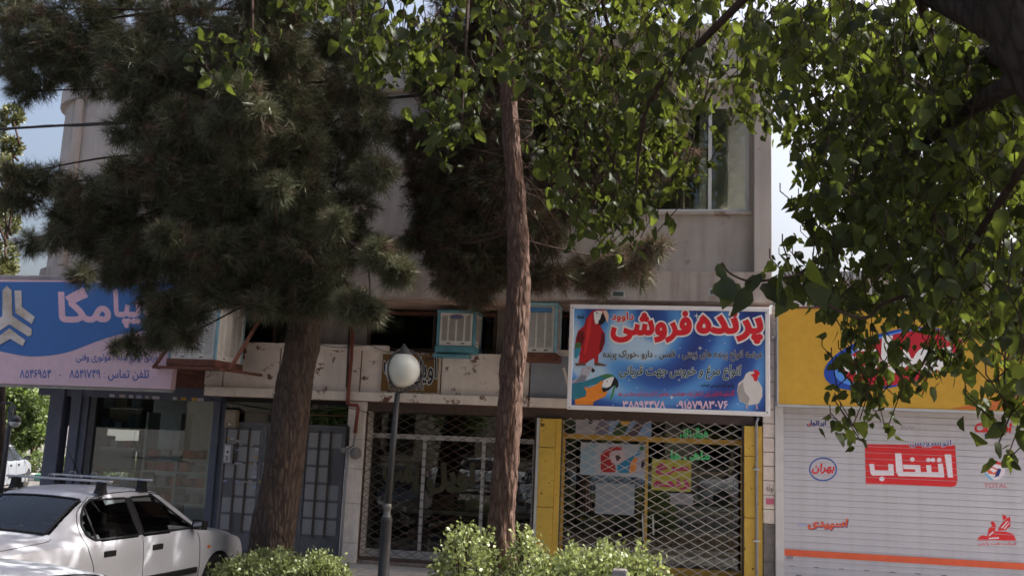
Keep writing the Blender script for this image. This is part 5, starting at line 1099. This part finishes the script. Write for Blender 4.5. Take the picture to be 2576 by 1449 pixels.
B1 = [(80, 80, 95), (200, 60, 110), (330, 60, 120), (470, 70, 130), (100, 175, 90), (230, 175, 100), (370, 200, 120), (60, -50, 100), (250, -60, 130), (450, -60, 140), (650, -40, 140), (520, 200, 120), (640, 120, 120), (700, 260, 115), (600, 300, 120), (480, 330, 110), (790, 220, 85), (840, 310, 70), (20, 150, 60), (30, 20, 80),
      (335, 320, 75), (410, 420, 100), (310, 460, 75), (210, 490, 70), (120, 450, 60), (60, 500, 55), (40, 440, 40), (250, 560, 70), (165, 535, 50), (350, 540, 100), (480, 470, 110), (600, 440, 110), (720, 400, 110), (850, 390, 95), (925, 320, 65), (945, 430, 60), (560, 560, 110), (680, 560, 110), (800, 540, 100), (890, 520, 70), (440, 620, 100), (335, 640, 85), (235, 620, 55), (150, 600, 40), (80, 610, 40),
      (560, 680, 110), (680, 680, 100), (790, 650, 90), (890, 620, 75), (975, 640, 55), (1005, 685, 38), (300, 690, 50), (400, 735, 65), (470, 790, 55), (410, 842, 46), (345, 862, 34), (530, 740, 55), (610, 720, 70), (690, 750, 70), (820, 735, 70), (895, 765, 48), (930, 785, 32), (210, 690, 40), (295, 868, 18),
      (700, 480, 120), (560, 420, 120), (420, 300, 120), (620, 620, 120), (480, 560, 120), (760, 130, 70), (700, 30, 80)]
B1 += [(430, 780, 62), (400, 830, 48), (470, 845, 34), (650, 765, 40), (500, 730, 60), (400, -180, 120), (550, -200, 140), (700, -190, 140), (620, -330, 130), (720, -420, 120), (500, -320, 120), (820, -200, 120), (860, -60, 90), (760, -560, 110), (660, -500, 110)]
b1 = [(x, y, 11.0 + (random.uniform(-1.1, 1.0) if i < 62 or i > 68 else 12.3 - 11.0), r_) for i, (x, y, r_) in enumerate(B1)] + [(745, 700, 10.4, 75), (770, 620, 10.3, 85), (750, 500, 10.3, 100), (735, 380, 10.3, 100), (720, 270, 10.3, 95), (700, 150, 10.3, 95), (690, 40, 10.3, 100), (660, 620, 10.2, 80), (800, 690, 10.4, 60), (720, 760, 10.5, 45), (780, 760, 10.5, 45), (600, 230, 9.3, 62), (650, 290, 9.3, 52), (560, 320, 9.35, 52), (610, 370, 9.4, 45), (690, 480, 9.5, 45), (850, 560, 9.8, 40), (950, 640, 9.7, 45), (1005, 680, 9.8, 32), (890, 775, 9.8, 45), (935, 780, 9.8, 28), (300, 430, 9.6, 40), (430, 600, 9.5, 50), (880, 210, 10.8, 70), (870, 110, 10.9, 80), (930, 260, 11.2, 55), (830, 40, 11, 80), (900, 20, 11.5, 70), (560, 640, 10.0, 90), (300, 560, 10.6, 80), (200, 560, 10.9, 60), (160, 120, 10.8, 90), (60, 230, 11, 45), (500, 470, 10.0, 75), (560, 520, 10.1, 75), (480, 550, 10.0, 60), (590, 450, 10.0, 60), (330, 130, 10.3, 90), (430, 220, 10.2, 80)]
pine('pine_tree', 'big dark pine with leaning trunk between the white car and lamp post', [at(676, 1425, 11), at(690, 1330, 11), at(712, 1180, 11), at(735, 1020, 11), at(757, 880, 11), at(772, 740, 11.05), at(770, 560, 11.1), at(745, 350, 11.15), at(720, 150, 11.2), at(700, -80, 11.2)],
     [.285, .265, .235, .22, .21, .19, .16, .13, .10, .06], M_bark1, b1, [(M_nd1, .86), (M_nd2, .14)], 170, 40, .17, .0074, .15, 5)
B2 = [(1100, 400, 85), (1180, 330, 90), (1085, 520, 60), (1150, 480, 85), (1220, 560, 75), (1180, 640, 75), (1240, 680, 55), (1110, 640, 50), (1065, 450, 50), (1155, 715, 42), (1140, 240, 80), (1200, 150, 90), (1080, 190, 55), (1235, 420, 80), (1045, 600, 36), (1020, 340, 50), (1180, 50, 90), (1300, 60, 100), (1240, 250, 90),
      (1400, 695, 42), (1480, 680, 50), (1560, 660, 58), (1640, 625, 42), (1600, 685, 42), (1500, 708, 42), (1420, 300, 85), (1480, 400, 85), (1560, 330, 85), (1650, 300, 80), (1690, 400, 60), (1600, 440, 75), (1400, 500, 85), (1370, 600, 55), (1350, 400, 80), (1350, 250, 90), (1450, 200, 85), (1550, 180, 75), (1630, 200, 70), (1430, 90, 90), (1350, 690, 45), (1330, 560, 70), (1540, 480, 60), (1300, -120, 110), (1180, -90, 100), (1420, -90, 100), (1300, -270, 110), (1260, -420, 90), (1120, 560, 60), (1160, 590, 70), (1200, 480, 80), (1130, 330, 80), (1230, 330, 80), (1190, 740, 40), (1130, 700, 40), (1090, 590, 40), (1245, 620, 60), (1200, 690, 55)]
b2 = [(x, y, (12.1 if x < 1330 else (12.6 if y < 560 else 12.0)) + random.uniform(-.4, .5), r_ * (1.22 if x < 1330 else 1.08)) for x, y, r_ in B2]
pine('pine_tree', 'slender reddish pine trunk with brown drooping crown right of the lamp', [at(1262, 1425, 10.5), at(1263, 1300, 10.5), at(1273, 1150, 10.5), at(1284, 1000, 10.5), at(1297, 850, 10.55), at(1305, 700, 10.6), at(1301, 550, 10.7), at(1290, 400, 10.8), at(1280, 250, 10.9), at(1270, 100, 11.0), at(1262, -80, 11.1)],
     [.168, .15, .14, .138, .14, .132, .118, .107, .097, .088, .065], M_bark2, b2, [(M_nd1, .45), (M_nd2, .55)], 210, 40, .155, .0068, .45, 9, zlow=4.3, bk=.55)

# ---- broad-leaved tree close to the camera
LEAVES = [[(-.07, .20, .20), (.06, .38, .37), (.28, .46, .45), (.55, .37, .36), (.80, .18, .18)], [(-.04, .14, .16), (.10, .30, .27), (.33, .36, .40), (.60, .27, .33), (.83, .15, .12)], [(-.10, .24, .21), (.02, .44, .40), (.24, .50, .54), (.44, .36, .50), (.74, .25, .20)], [(-.05, .18, .22), (.08, .42, .30), (.26, .40, .42), (.50, .44, .30), (.78, .16, .24)]]
def leaf_template(E, bend, fold):
    V = [(0, 0, 0), (.28, 0, .0), (.55, .01, -.03 - .3 * bend), (1, .03 * bend * 4, -.16 - bend)]; F = []
    for s in (1, -1):
        b = len(V); V += [(u, s * (v if s > 0 else w_), -fold * v - .16 * u * u - bend * u * u + .03 * math.sin(9 * u + s)) for u, v, w_ in E]
        for t in ((0, b, b + 1), (0, b + 1, 1), (1, b + 1, b + 2), (1, b + 2, 2), (2, b + 2, b + 3), (2, b + 3, b + 4), (2, b + 4, 3)): F.append(t if s > 0 else t[::-1])
    return np.array(V, float), np.array(F)
LT = [leaf_template(E, bd, fo) for E, bd, fo in zip(LEAVES, (.0, .25, .1, -.1), (.16, .3, .05, .4))]
def in_poly(p, poly):
    x, y = p; c = False; j = len(poly) - 1
    for i in range(len(poly)):
        (xi, yi), (xj, yj) = poly[i], poly[j]
        if (yi > y) != (yj > y) and x < (xj - xi) * (y - yi) / (yj - yi) + xi: c = not c
        j = i
    return c
M_leaf = leafmat('mulberry_leaf', (.017, .024, .011), (.15, .19, .026), .5, .5, .36, .02)
mt = thing('mulberry_tree', 'broad leaved tree with dark leaning trunk hanging over at right', 'tree', tuple(at(2900, 1750, 4.0)))
tr_pts = [Vector((at(3050, 1500, 4.1).x + .15, 4.15, -.05)), at(3020, 1100, 4.1), at(2920, 700, 4.05), at(2765, 330, 4.0), at(2600, 90, 4.0), at(2500, -100, 4.0), at(2400, -420, 4.1)]
limb(tr_pts, [.28, .25, .22, .19, .165, .14, .09], 'trunk', M_bark3, mt, 40, .05, True)
tw = MB(); rL = np.random.default_rng(21)
def bough(pts, r0, r1): limb(pts, [r0, (r0 + r1) / 2, r1], 'branch', M_bark3 if r0 > .03 else M_twig, mt, 7, .03)
bough([at(2520, 60, 4.0), at(2250, -60, 4.6), at(1950, -60, 5.2), at(1650, -120, 5.6), at(1200, -120, 5.6), at(700, -90, 5.4)], .09, .02)
bough([at(1900, -30, 5.2), at(1760, 110, 5.3), at(1643, 237, 5.4), at(1611, 356, 5.5), at(1600, 470, 5.6)], .028, .006)
bough([at(2560, 200, 4.0), at(2400, 300, 4.8), at(2250, 420, 5.4), at(2120, 600, 5.8), at(2010, 690, 5.2)], .05, .008)
bough([at(2600, 380, 4.0), at(2480, 560, 4.6), at(2380, 700, 5.0), at(2230, 760, 5.0), at(2160, 800, 4.4), at(1980, 710, 3.9)], .02, .005)
bough([at(2300, -60, 4.8), at(2380, 300, 6.4), at(2330, 650, 6.6), at(2345, 860, 6.4), at(2250, 1010, 6.2)], .03, .005)
bough([at(2560, 150, 4.0), at(2380, 140, 5.5), at(2200, 200, 7.5), at(2050, 300, 9.0)], .05, .01)
bough([at(632, -60, 5.3), at(635, 60, 5.2), at(628, 150, 5.2)], .012, .005); bough([at(1180, -60, 5.5), at(1170, 150, 5.2), at(1160, 330, 5.0)], .014, .005); bough([at(1500, -60, 6.0), at(1560, 250, 6.4), at(1520, 540, 6.4)], .016, .005)
Q = []                                            # leaf base, direction, size
def spray(c, n, size, spread=.13, tip=None):
    """leaves hanging from one twig end"""
    dirv = Vector((rL.normal(), rL.normal(), -.2)).normalized(); a = c - dirv * spread * 1.2 + Vector((0, 0, spread)); tw.tube([a + Vector((0, 0, .05)), a, c], .0035, 4, False)
    for i in range(n):
        b = a + (c - a) * rL.uniform(.1, 1.05) + Vector(rL.normal(size=3)) * spread * .35
        d = Vector((rL.normal() * .6, rL.normal() * .6, -rL.uniform(.25, 1.3))).normalized(); Q.append((b, d, size * rL.uniform(.5, 1.25)))
def region(poly, n, y0, y1, size, per=(3, 7), ypow=1.0, spread=.13):
    xs = [p[0] for p in poly]; ys = [p[1] for p in poly]; k = 0
    while k < n:
        x, y = rL.uniform(min(xs), max(xs)), rL.uniform(min(ys), max(ys))
        if in_poly((x, y), poly):
            spray(at(x, y, y0 + (y1 - y0) * rL.random() ** ypow), int(rL.integers(*per)), size, spread); k += 1
right = [(1960, 0), (2640, 0), (2640, 700), (2560, 940), (2440, 840), (2300, 800), (2150, 800), (2090, 780), (2010, 750), (1990, 690), (2040, 660), (2010, 560), (2030, 430), (1960, 320), (1930, 200), (1890, 90)]
region(right, 330, 4.2, 5.8, .088); region(right, 640, 5.6, 8.4, .085); region([(1930, 60), (2560, 40), (2560, 600), (2250, 560), (2100, 460), (1990, 400), (1870, 330), (1850, 230)], 330, 6.8, 9.0, .08, (4, 9), spread=.17)
region([(2100, 60), (2640, 60), (2640, 900), (2420, 800), (2230, 700), (2120, 560)], 360, 4.6, 7.8, .09)
region([(2070, 880), (2260, 860), (2270, 980), (2230, 1090), (2190, 1150), (2150, 1130), (2100, 1000)], 36, 5.6, 6.6, .085); region([(2270, 880), (2420, 880), (2400, 980), (2310, 1000)], 14, 5.6, 6.4, .085)
region([(2450, 900), (2600, 850), (2600, 1000), (2560, 1180), (2520, 1150), (2480, 1010)], 26, 4.6, 5.6, .085); region([(2060, 740), (2560, 720), (2560, 880), (2080, 880)], 62, 5.4, 7.6, .085)
top = [(640, -40), (1980, -40), (1900, 150), (1840, 260), (1700, 300), (1600, 340), (1380, 260), (1240, 170), (1080, 200), (930, 210), (870, 130), (800, 60)]
region(top, 205, 4.8, 6.4, .088); region([(1240, 0), (1900, 0), (1880, 240), (1740, 300), (1560, 340), (1340, 300)], 175, 5.8, 8.6, .085)
region([(1390, 300), (1700, 300), (1740, 470), (1640, 610), (1540, 640), (1420, 600), (1390, 480), (1330, 370)], 140, 5.8, 7.2, .085); region([(1600, 280), (1880, 200), (1880, 400), (1780, 440), (1700, 420)], 22, 6.0, 8.0, .085)
region([(1060, 170), (1230, 160), (1240, 260), (1220, 360), (1130, 400), (1050, 350), (1090, 260)], 36, 4.9, 5.7, .085); region([(900, 60), (1080, 60), (1060, 220), (930, 220)], 44, 4.8, 6.2, .088)
region([(490, 120), (640, 110), (640, 180), (590, 220), (500, 190)], 13, 4.9, 5.5, .085, spread=.1); region([(620, -30), (860, -30), (800, 70), (660, 50)], 24, 4.8, 5.8, .088)
for px, py, Y, s in ((1808, 735, 3.9, .12), (1850, 740, 3.9, .12), (1880, 760, 3.8, .13), (1930, 740, 3.9, .13), (1960, 710, 3.8, .13), (1990, 720, 3.9, .13), (2030, 690, 3.9, .13), (1820, 690, 3.9, .08), (1900, 720, 3.9, .11), (1985, 760, 4.0, .12), (2050, 740, 4.0, .12)):
    p_ = at(px, py - 28, Y); Q.append((p_, Vector((rL.normal() * .35, rL.normal() * .3, -1)).normalized(), s))
bough([at(2020, 690, 3.9), at(1900, 708, 3.9), at(1840, 690, 3.9), at(1815, 660, 3.9)], .006, .003)
region([(2620, -200), (3500, -200), (3400, 500), (3000, 700), (2680, 500)], 150, 4.2, 7.6, .09)
# unseen canopy added for its shade, with gaps shaped to let the sun through
FLECK = [(at(1150, 250, 5.3), .55), (at(1150, 360, 5.2), .5), (at(1920, 260, 7.8), .6), (at(2130, 330, 7.4), .5), (at(1560, 590, 6.4), .45), (at(930, 150, 5.3), .45), (at(600, 240, 9.3), .6), (at(560, 170, 5.2), .45), (at(2000, 120, 7.0), .5), (at(1780, 120, 6.0), .4), (at(1600, 660, 12), .6), (at(980, 660, 9.8), .5)]
def gap(p): return any(((p - c) - sdir * (p - c).dot(sdir)).length < r_ for c, r_ in FLECK)
bough([at(1200, -120, 5.6), Vector((-3.0, 7.5, 8.0)), Vector((-2.5, 11.5, 8.6))], .06, .02)
for k in range(540):  # sprays out of view, added to shade the parked car
    p_ = Vector((rL.uniform(-3.0, 1.3), rL.uniform(8.8, 13.0), rL.uniform(8.0, 9.4)))
    if not gap(p_): spray(p_, int(rL.integers(4, 9)), .17, .26)
for k in range(1300):  # sprays out of view, added to keep sky light off the near leaves
    p_ = Vector((rL.uniform(-2.6, 5.6), rL.uniform(1.6, 8.4), rL.uniform(6.6, 9.4)))
    if not gap(p_): spray(p_, int(rL.integers(4, 8)), .18, .26)
def leaf_matrix(b, d, s):
    x = d; roll = rL.uniform(-1, 1); n = Vector((rL.normal() * .8, rL.normal() * .8, .7)); y = n.cross(x)
    if y.length < 1e-3: y = x.orthogonal()
    y.normalize(); z = x.cross(y); return Matrix.Translation(b) @ Matrix((x, y, z)).transposed().to_4x4() @ Matrix.Diagonal((s, s * rL.uniform(.72, 1.05), s * rL.uniform(.3, 2.6), 1))
LM = [leaf_matrix(*q) for q in Q]
CI = CR.transposed()
def score(M):
    c = CI @ (M.translation - CAM); 
    if c.z > -.5: return 1e9
    x, y = CX + FOC * c.x / -c.z, CY - FOC * c.y / -c.z
    return -c.z if 20 < x < 2556 and 10 < y < 1430 else 1e9
order = sorted(range(len(LM)), key=lambda i: score(LM[i])); near = set(order[:300])
lmes = []
for LV, LF in LT:
    lme = bpy.data.meshes.new('leaf'); lme.from_pydata([tuple(v) for v in LV], [], [tuple(map(int, f_)) for f_ in LF]); lme.materials.append(M_leaf); lme.polygons.foreach_set('use_smooth', [True] * len(lme.polygons)); lmes.append(lme)
for i in order[:300]: share('leaf', lmes[i % 4], mt, LM[i])
rest = np.array([np.array(LM[i]) for i in range(len(LM)) if i not in near]); Vs, Fs, nb_ = [], [], 0
for t_, (LV, LF) in enumerate(LT):
    sub = rest[t_::4]; Vs.append((np.einsum('nij,kj->nki', sub[:, :3, :3], LV) + sub[:, None, :3, 3]).reshape(-1, 3))
    Fs.append((LF[None] + (np.arange(len(sub)) * len(LV))[:, None, None]).reshape(-1, 3) + nb_); nb_ += len(Vs[-1])
stuff(npmesh('foliage', np.concatenate(Vs), np.concatenate(Fs), M_leaf, mt, True))
tw.build('twigs', M_twig, mt)

# ---- clipped shrubs in the planting bed
def shrub(name, label, mounds, n, size, m, seed, grp='shrubs in the planting bed', cat='shrub'):
    r = np.random.default_rng(seed); root = thing(name, label, cat, (mounds[0][0], mounds[0][1], .08), grp); Vs = []
    T = np.array([(0, 0, 0), (.45, .40, .08), (1, 0, -.06), (.45, -.40, .08)]); FT = np.array([(0, 1, 2), (0, 2, 3)])
    st_ = MB()
    for (x, y, z, rx, ry, rz, w_) in mounds:
        k = int(n * w_); u = r.normal(size=(k, 3)); u /= np.linalg.norm(u, axis=1, keepdims=True); u[:, 2] = np.abs(u[:, 2]) * 1.0 - .25 * (r.random(k) < .35)
        lump = 1 + .10 * np.sin(u[:, 0] * 7 + x) * np.sin(u[:, 1] * 6 + 1) + .08 * np.sin(u[:, 0] * 17 + u[:, 2] * 13)
        P = np.array((x, y, z)) + u * np.array((rx, ry, rz)) * lump[:, None] * r.uniform(.72, 1.06, (k, 1)) ** .7 * np.where(r.random((k, 1)) < .05, r.uniform(1.04, 1.2, (k, 1)), 1)
        d = u * .6 + np.array((0, 0, .2)) + r.normal(size=(k, 3)) * .8; d /= np.linalg.norm(d, axis=1, keepdims=True); s = np.cross(d, r.normal(size=(k, 3))); s /= np.linalg.norm(s, axis=1, keepdims=True); nn = np.cross(d, s); sz = size * r.uniform(.6, 1.3, (k, 1, 1))
        Vs.append((P[:, None] + sz * (T[None, :, :1] * d[:, None] + T[None, :, 1:2] * s[:, None] + T[None, :, 2:] * nn[:, None])).reshape(-1, 3))
        for j in range(18):
            a = r.normal(size=3); a[2] = abs(a[2]) + .4; a /= np.linalg.norm(a); st_.tube([(x + a[0] * .1, y + a[1] * .1, .05), (x + a[0] * rx * .5, y + a[1] * ry * .5, z + a[2] * rz * .45), (x + a[0] * rx * .92, y + a[1] * ry * .92, z + a[2] * rz * .92)], .006, 4, False)
    st_.build('stems', M_twig, root)
    V = np.concatenate(Vs); F = (FT[None] + (np.arange(len(V) // 4) * 4)[:, None, None]).reshape(-1, 3); stuff(npmesh('foliage', V, F, m, root)); return root
M_sh1 = leafmat('shrub_leaf', (.21, .24, .105), (.26, .31, .10), .5, .4, .35, .04)
cA = at(1470, 1449, 8.75); cB = at(1235, 1420, 9.6); cC = at(720, 1449, 10.3)
shrub('hedge_shrub', 'sunlit rounded shrub in front of the bird shop', [(cA.x + .08, 8.8, .35, .78, .55, at(1480, 1382, 8.8).z - .35, 1.0), (cA.x + .45, 8.7, .3, .42, .45, at(1600, 1385, 8.7).z - .3, .35)], 12500, .042, M_sh1, 31)
shrub('hedge_shrub', 'leggy shrub growing round the foot of the reddish pine', [(cB.x - .28, 9.75, .55, .36, .36, at(1190, 1325, 9.75).z - .55, 1.0), (cB.x + .3, 9.85, .6, .24, .28, at(1320, 1325, 9.85).z - .62, .5), (cB.x - .2, 9.5, .2, .5, .3, .5, .4)], 2300, .046, M_sh1, 32)
shrub('hedge_shrub', 'half shaded low shrub beside the front wheel of the white car', [(cC.x - .1, 10.2, .3, .72, .5, at(700, 1390, 10.2).z - .3, 1.0), (cC.x + .45, 10.1, .3, .34, .4, at(820, 1395, 10.1).z - .3, .5)], 7500, .042, M_sh1, 33)
# ================================================================= background at the left end of the street
def dist(px, py, z):
    d = CR @ Vector(((px - CX) / FOC, -(py - CY) / FOC, -1.0)); return CAM + d * ((z - CAM.z) / d.z)
k0 = dist(60, 1204, 0.0); YK = k0.y
M_gl = leafmat('far_leaf', (.10, .14, .045), (.16, .24, .05), .4, .5, .35, .05); M_gd = leafmat('far_pine_leaf', (.12, .125, .06), (.12, .13, .04), .4, .5, .3, .05)
kr = thing('painted_kerb', 'far kerb painted in yellow white and green blocks', 'kerb', (k0.x, YK, 0)); kc = [mat('kerb_yellow', (.6, .42, .08), .7), mat('kerb_white', (.7, .7, .66), .7), mat('kerb_green', (.10, .30, .22), .7)]
for i in range(26): MB().box(k0.x - 8 + i * .6, k0.x - 8 + i * .6 + .59, YK, YK + .25, -.05, .2).build('block', kc[i % 3], kr, bevel=.02)
shrub('far_hedge', 'long clipped hedge behind the painted kerb at far left', [(k0.x - 6 + i * 1.5, YK + .9, .2, 1.0, .5, .75, 1) for i in range(9)], 1500, .10, M_gl, 41, None, 'hedge')
def far_tree(name, label, px, py, Y, blobs, m, trunk_r=.16, n=260, size=.16, seed=1):
    r = np.random.default_rng(seed); b = at(px, py, Y); root = thing(name, label, 'tree', (b.x, b.y, -.05), 'trees at the far left')
    topc = at(blobs[0][0], blobs[0][1], Y); limb([(b.x, b.y, -.05), ((b.x * 2 + topc.x) / 3, b.y, (2 * b.z + topc.z) / 3 + .3), (topc.x, topc.y, topc.z)], [trunk_r, trunk_r * .8, trunk_r * .3], 'trunk', M_bark1, root, 8, .05)
    T = np.array([(0, 0, 0), (.5, .3, .06), (1, 0, -.05), (.5, -.3, .06)]); FT = np.array([(0, 1, 2), (0, 2, 3)]); Vs = []
    for (x, y, rad) in blobs:
        c = at(x, y, Y + r.uniform(-.8, .8)); R = rad * Y / FOC; k = n; u = r.normal(size=(k, 3)); u /= np.linalg.norm(u, axis=1, keepdims=True); P = np.array(c) + u * R * r.uniform(.3, 1, (k, 1)) ** .5
        limb([(b.x, b.y, max(.5, c.z - 1.2)), (c.x, c.y, c.z)], [.04, .02], 'branch', M_twig, root, 5, 0)
        d = u + r.normal(size=(k, 3)) * .6; d /= np.linalg.norm(d, axis=1, keepdims=True); s = np.cross(d, r.normal(size=(k, 3))); s /= np.linalg.norm(s, axis=1, keepdims=True); nn = np.cross(d, s); sz = size * r.uniform(.6, 1.3, (k, 1, 1))
        Vs.append((P[:, None] + sz * (T[None, :, :1] * d[:, None] + T[None, :, 1:2] * s[:, None] + T[None, :, 2:] * nn[:, None])).reshape(-1, 3))
    V = np.concatenate(Vs); F = (FT[None] + (np.arange(len(V) // 4) * 4)[:, None, None]).reshape(-1, 3); stuff(npmesh('crown', V, F, m, root)); return root
far_tree('pine_tree', 'pale sunlit pine beyond the left corner of the building', -40, 1050, 24, [(-20, 330, 40), (30, 290, 28), (-10, 420, 45), (30, 370, 25), (45, 440, 22), (-20, 520, 45), (15, 560, 35), (5, 640, 40), (-30, 700, 50), (35, 480, 20), (10, 500, 28), (-60, 600, 60), (15, 680, 25)], M_gd, .22, 420, .16, 51)
far_tree('street_tree', 'leafy street tree farthest left above the hedge', -20, 1165, YK + 3, [(-20, 1010, 40), (20, 1030, 34), (-10, 1080, 36), (30, 1075, 30), (45, 1000, 30), (10, 985, 30)], M_gl, .16, 420, .2, 52)
far_tree('street_tree', 'leafy street tree next to the navy corner post', 85, 1165, YK + 4, [(85, 1000, 40), (70, 1060, 34), (105, 1050, 36), (60, 1020, 30), (120, 1010, 36), (100, 1095, 25), (75, 1100, 22)], M_gl, .16, 420, .2, 53)
far_tree('street_tree', 'broad tree filling the gap behind the hedge at far left', 40, 1165, YK + 9, [(40, 980, 55), (0, 960, 55), (90, 970, 55), (20, 1060, 45), (70, 1090, 38), (110, 1060, 40), (-20, 1100, 40), (45, 1110, 30)], M_gl, .2, 480, .26, 54)
tb = at(4, 1200, 19.5); rt = thing('street_tree', 'dark bare trunk cut by the left edge below the blue sign', 'tree', (tb.x, 19.5, -.05), 'trees at the far left'); limb([(tb.x, 19.5, -.05), at(4, 1100, 19.5), at(6, 980, 19.5), at(8, 880, 19.5)], [.085, .08, .07, .06], 'trunk', M_bark3, rt, 10, .05)
# hooked street lamp at the left edge
YH = 18.0; hl = thing('hook_lamp', 'black hooked street lamp hanging at the left edge below blue sign', 'street lamp', tuple(at(-6, 1300, YH)))
b = at(-6, 1300, YH); MB().tube([(b.x, YH, -.05), (b.x, YH, at(-6, 1020, YH).z)], .05, 10).build('post', M_post, hl, True)
MB().tube([at(-6, 1025, YH), at(8, 1013, YH), at(25, 1012, YH), at(37, 1022, YH), at(39, 1042, YH)], .018, 8).build('hook_arm', M_post, hl, True)
c = at(38, 1060, YH); MB().lathe(c, [(.02, .14), (.06, .12), (.10, .07), (.125, .0), (.12, -.005)], 18).build('lamp_shade', M_post, hl, True); MB().lathe(c, [(.115, -.006), (.11, -.05), (.07, -.105), (.01, -.125)], 18).build('lamp_glass', MATS['milky_globe'], hl, True)
# ---- other cars
p_ = dist(60, 1203, 0)
car('grey car parked beyond the corner seen behind the navy post', paint('grey_car_paint', (.20, .22, .26)), at(98, 1190, 25).x - .9, 22.9, R_(112), -.045)
car('white car at the left edge near the painted kerb', M_cw, at(8, 1190, 26).x - 4.4, 25.0, R_(20), -.045)
NEAR = car('light silver car at the bottom left corner with only its roof showing', M_cs, -3.69, 1.92, R_(82.8), -.045)
# ---- across the street, seen in the shop windows
car('white car parked across the street reflected in the glass at left', M_cw, -9.5, -6.5, R_(3), -.045); car('pale blue car parked across the street reflected in shop glass', paint('pale_blue_car_paint', (.25, .33, .45)), -4.3, -6.6, R_(2), -.045); car('white car parked across the street reflected in the bird shop glass', M_cw, 1.0, -6.4, R_(-2), -.045)
ob = thing('opposite_building', 'sunlit cream building across the street reflected in the windows', 'building', (-3, -24, 0)); MB().box(-30, 24, -34, -24, -.05, 9).build('wall', mat('cream_render', (.2, .18, .15), .9, .2, .6), ob)
for i in range(14):
    for j in range(2): MB().box(-28 + i * 3.7, -26.3 + i * 3.7, -23.99, -23.9, 1.2 + j * 3.8, 3.4 + j * 3.8).build('window', M_dkglass, ob)
for i, (tx, ty, th) in enumerate(((-17, -13, 6.5), (-10.5, -15, 7.5), (-4, -14, 6), (3, -15.5, 7))):
    r_ = np.random.default_rng(70 + i); root = thing('street_tree', ['first', 'second', 'third', 'fourth'][i] + ' street tree from the left across the road mirrored in the glass', 'tree', (tx, ty, -.05), 'trees across the road')
    limb([(tx, ty, -.05), (tx + .1, ty, 1.6), (tx, ty, th * .7)], [.16, .13, .06], 'trunk', M_bark1, root, 8, .05)
    k = 1500; u = r_.normal(size=(k, 3)); u /= np.linalg.norm(u, axis=1, keepdims=True); P = np.array((tx, ty, th * .66)) + u * np.array((2.3, 2.0, th * .36)) * r_.uniform(.4, 1, (k, 1)) ** .5
    d = u + r_.normal(size=(k, 3)) * .6; d /= np.linalg.norm(d, axis=1, keepdims=True); s = np.cross(d, r_.normal(size=(k, 3))); s /= np.linalg.norm(s, axis=1, keepdims=True)
    V = np.stack([P, P + .3 * d * .5 + s * .13, P + .3 * d, P + .3 * d * .5 - s * .13], 1).reshape(-1, 3); F = (np.array([(0, 1, 2), (0, 2, 3)])[None] + (np.arange(k) * 4)[:, None, None]).reshape(-1, 3); stuff(npmesh('crown', V, F, M_gl, root))
# ---- roofs beyond the yellow sign
fb = thing('far_building', 'pale far building seen through the leaves above the yellow sign', 'building', tuple(dist(2300, 1400, 0))); YFB = 44.0
x0, x1 = at(1990, 720, YFB).x, at(2760, 720, YFB).x; z1 = at(2200, 705, YFB).z; MB().box(x0, x1, YFB, YFB + 8, -.05, z1).build('wall', mat('pale_far_render', (.52, .47, .43), .9, .1, .4), fb); MB().box(x0 - .3, x1, YFB - .3, YFB + 8, z1 + .001, z1 + .35).build('roof_edge', M_kerb, fb)
for i in range(8):
    for j in range(3): xx = x0 + 1 + i * (x1 - x0 - 2) / 8; MB().box(xx, xx + 1.1, YFB - .04, YFB - .005, z1 - 2.4 - j * 3.1, z1 - 1.0 - j * 3.1).build('window', M_dkglass, fb)
dsh = thing('satellite_dish', 'white satellite dish on the low roof behind the leaves', 'satellite dish', tuple(at(2090, 772, 17)))
c = at(2088, 748, 17); q = MB(); q.lathe((0, 0, 0), [(.0, 0), (.12, .012), (.24, .05), (.36, .12), (.355, .13), (.2, .05), (0, .012)], 20); o = q.build('dish', M_white, dsh, True); o.matrix_basis = Matrix.Translation(c) @ Matrix.Rotation(R_(75), 4, 'X') @ Matrix.Rotation(R_(50), 4, 'Y'); MB().tube([(c.x, c.y, zy1), c], .03, 8).build('mast', M_alu, dsh)
# the sheet of roof tin standing beside the bird sign
tn = tag(MB().box(at(1941, 820, 14.9).x, at(1956, 820, 14.9).x, 14.88, 14.9, at(1948, 852, 14.9).z, at(1948, 772, 14.9).z).build('foil_sheet', mat('crumpled_foil', (.6, .55, .5), .3, .4, 18, 1.0, 25, metal=.7)), 'strip of crumpled foil between the blue and yellow signs', 'foil')
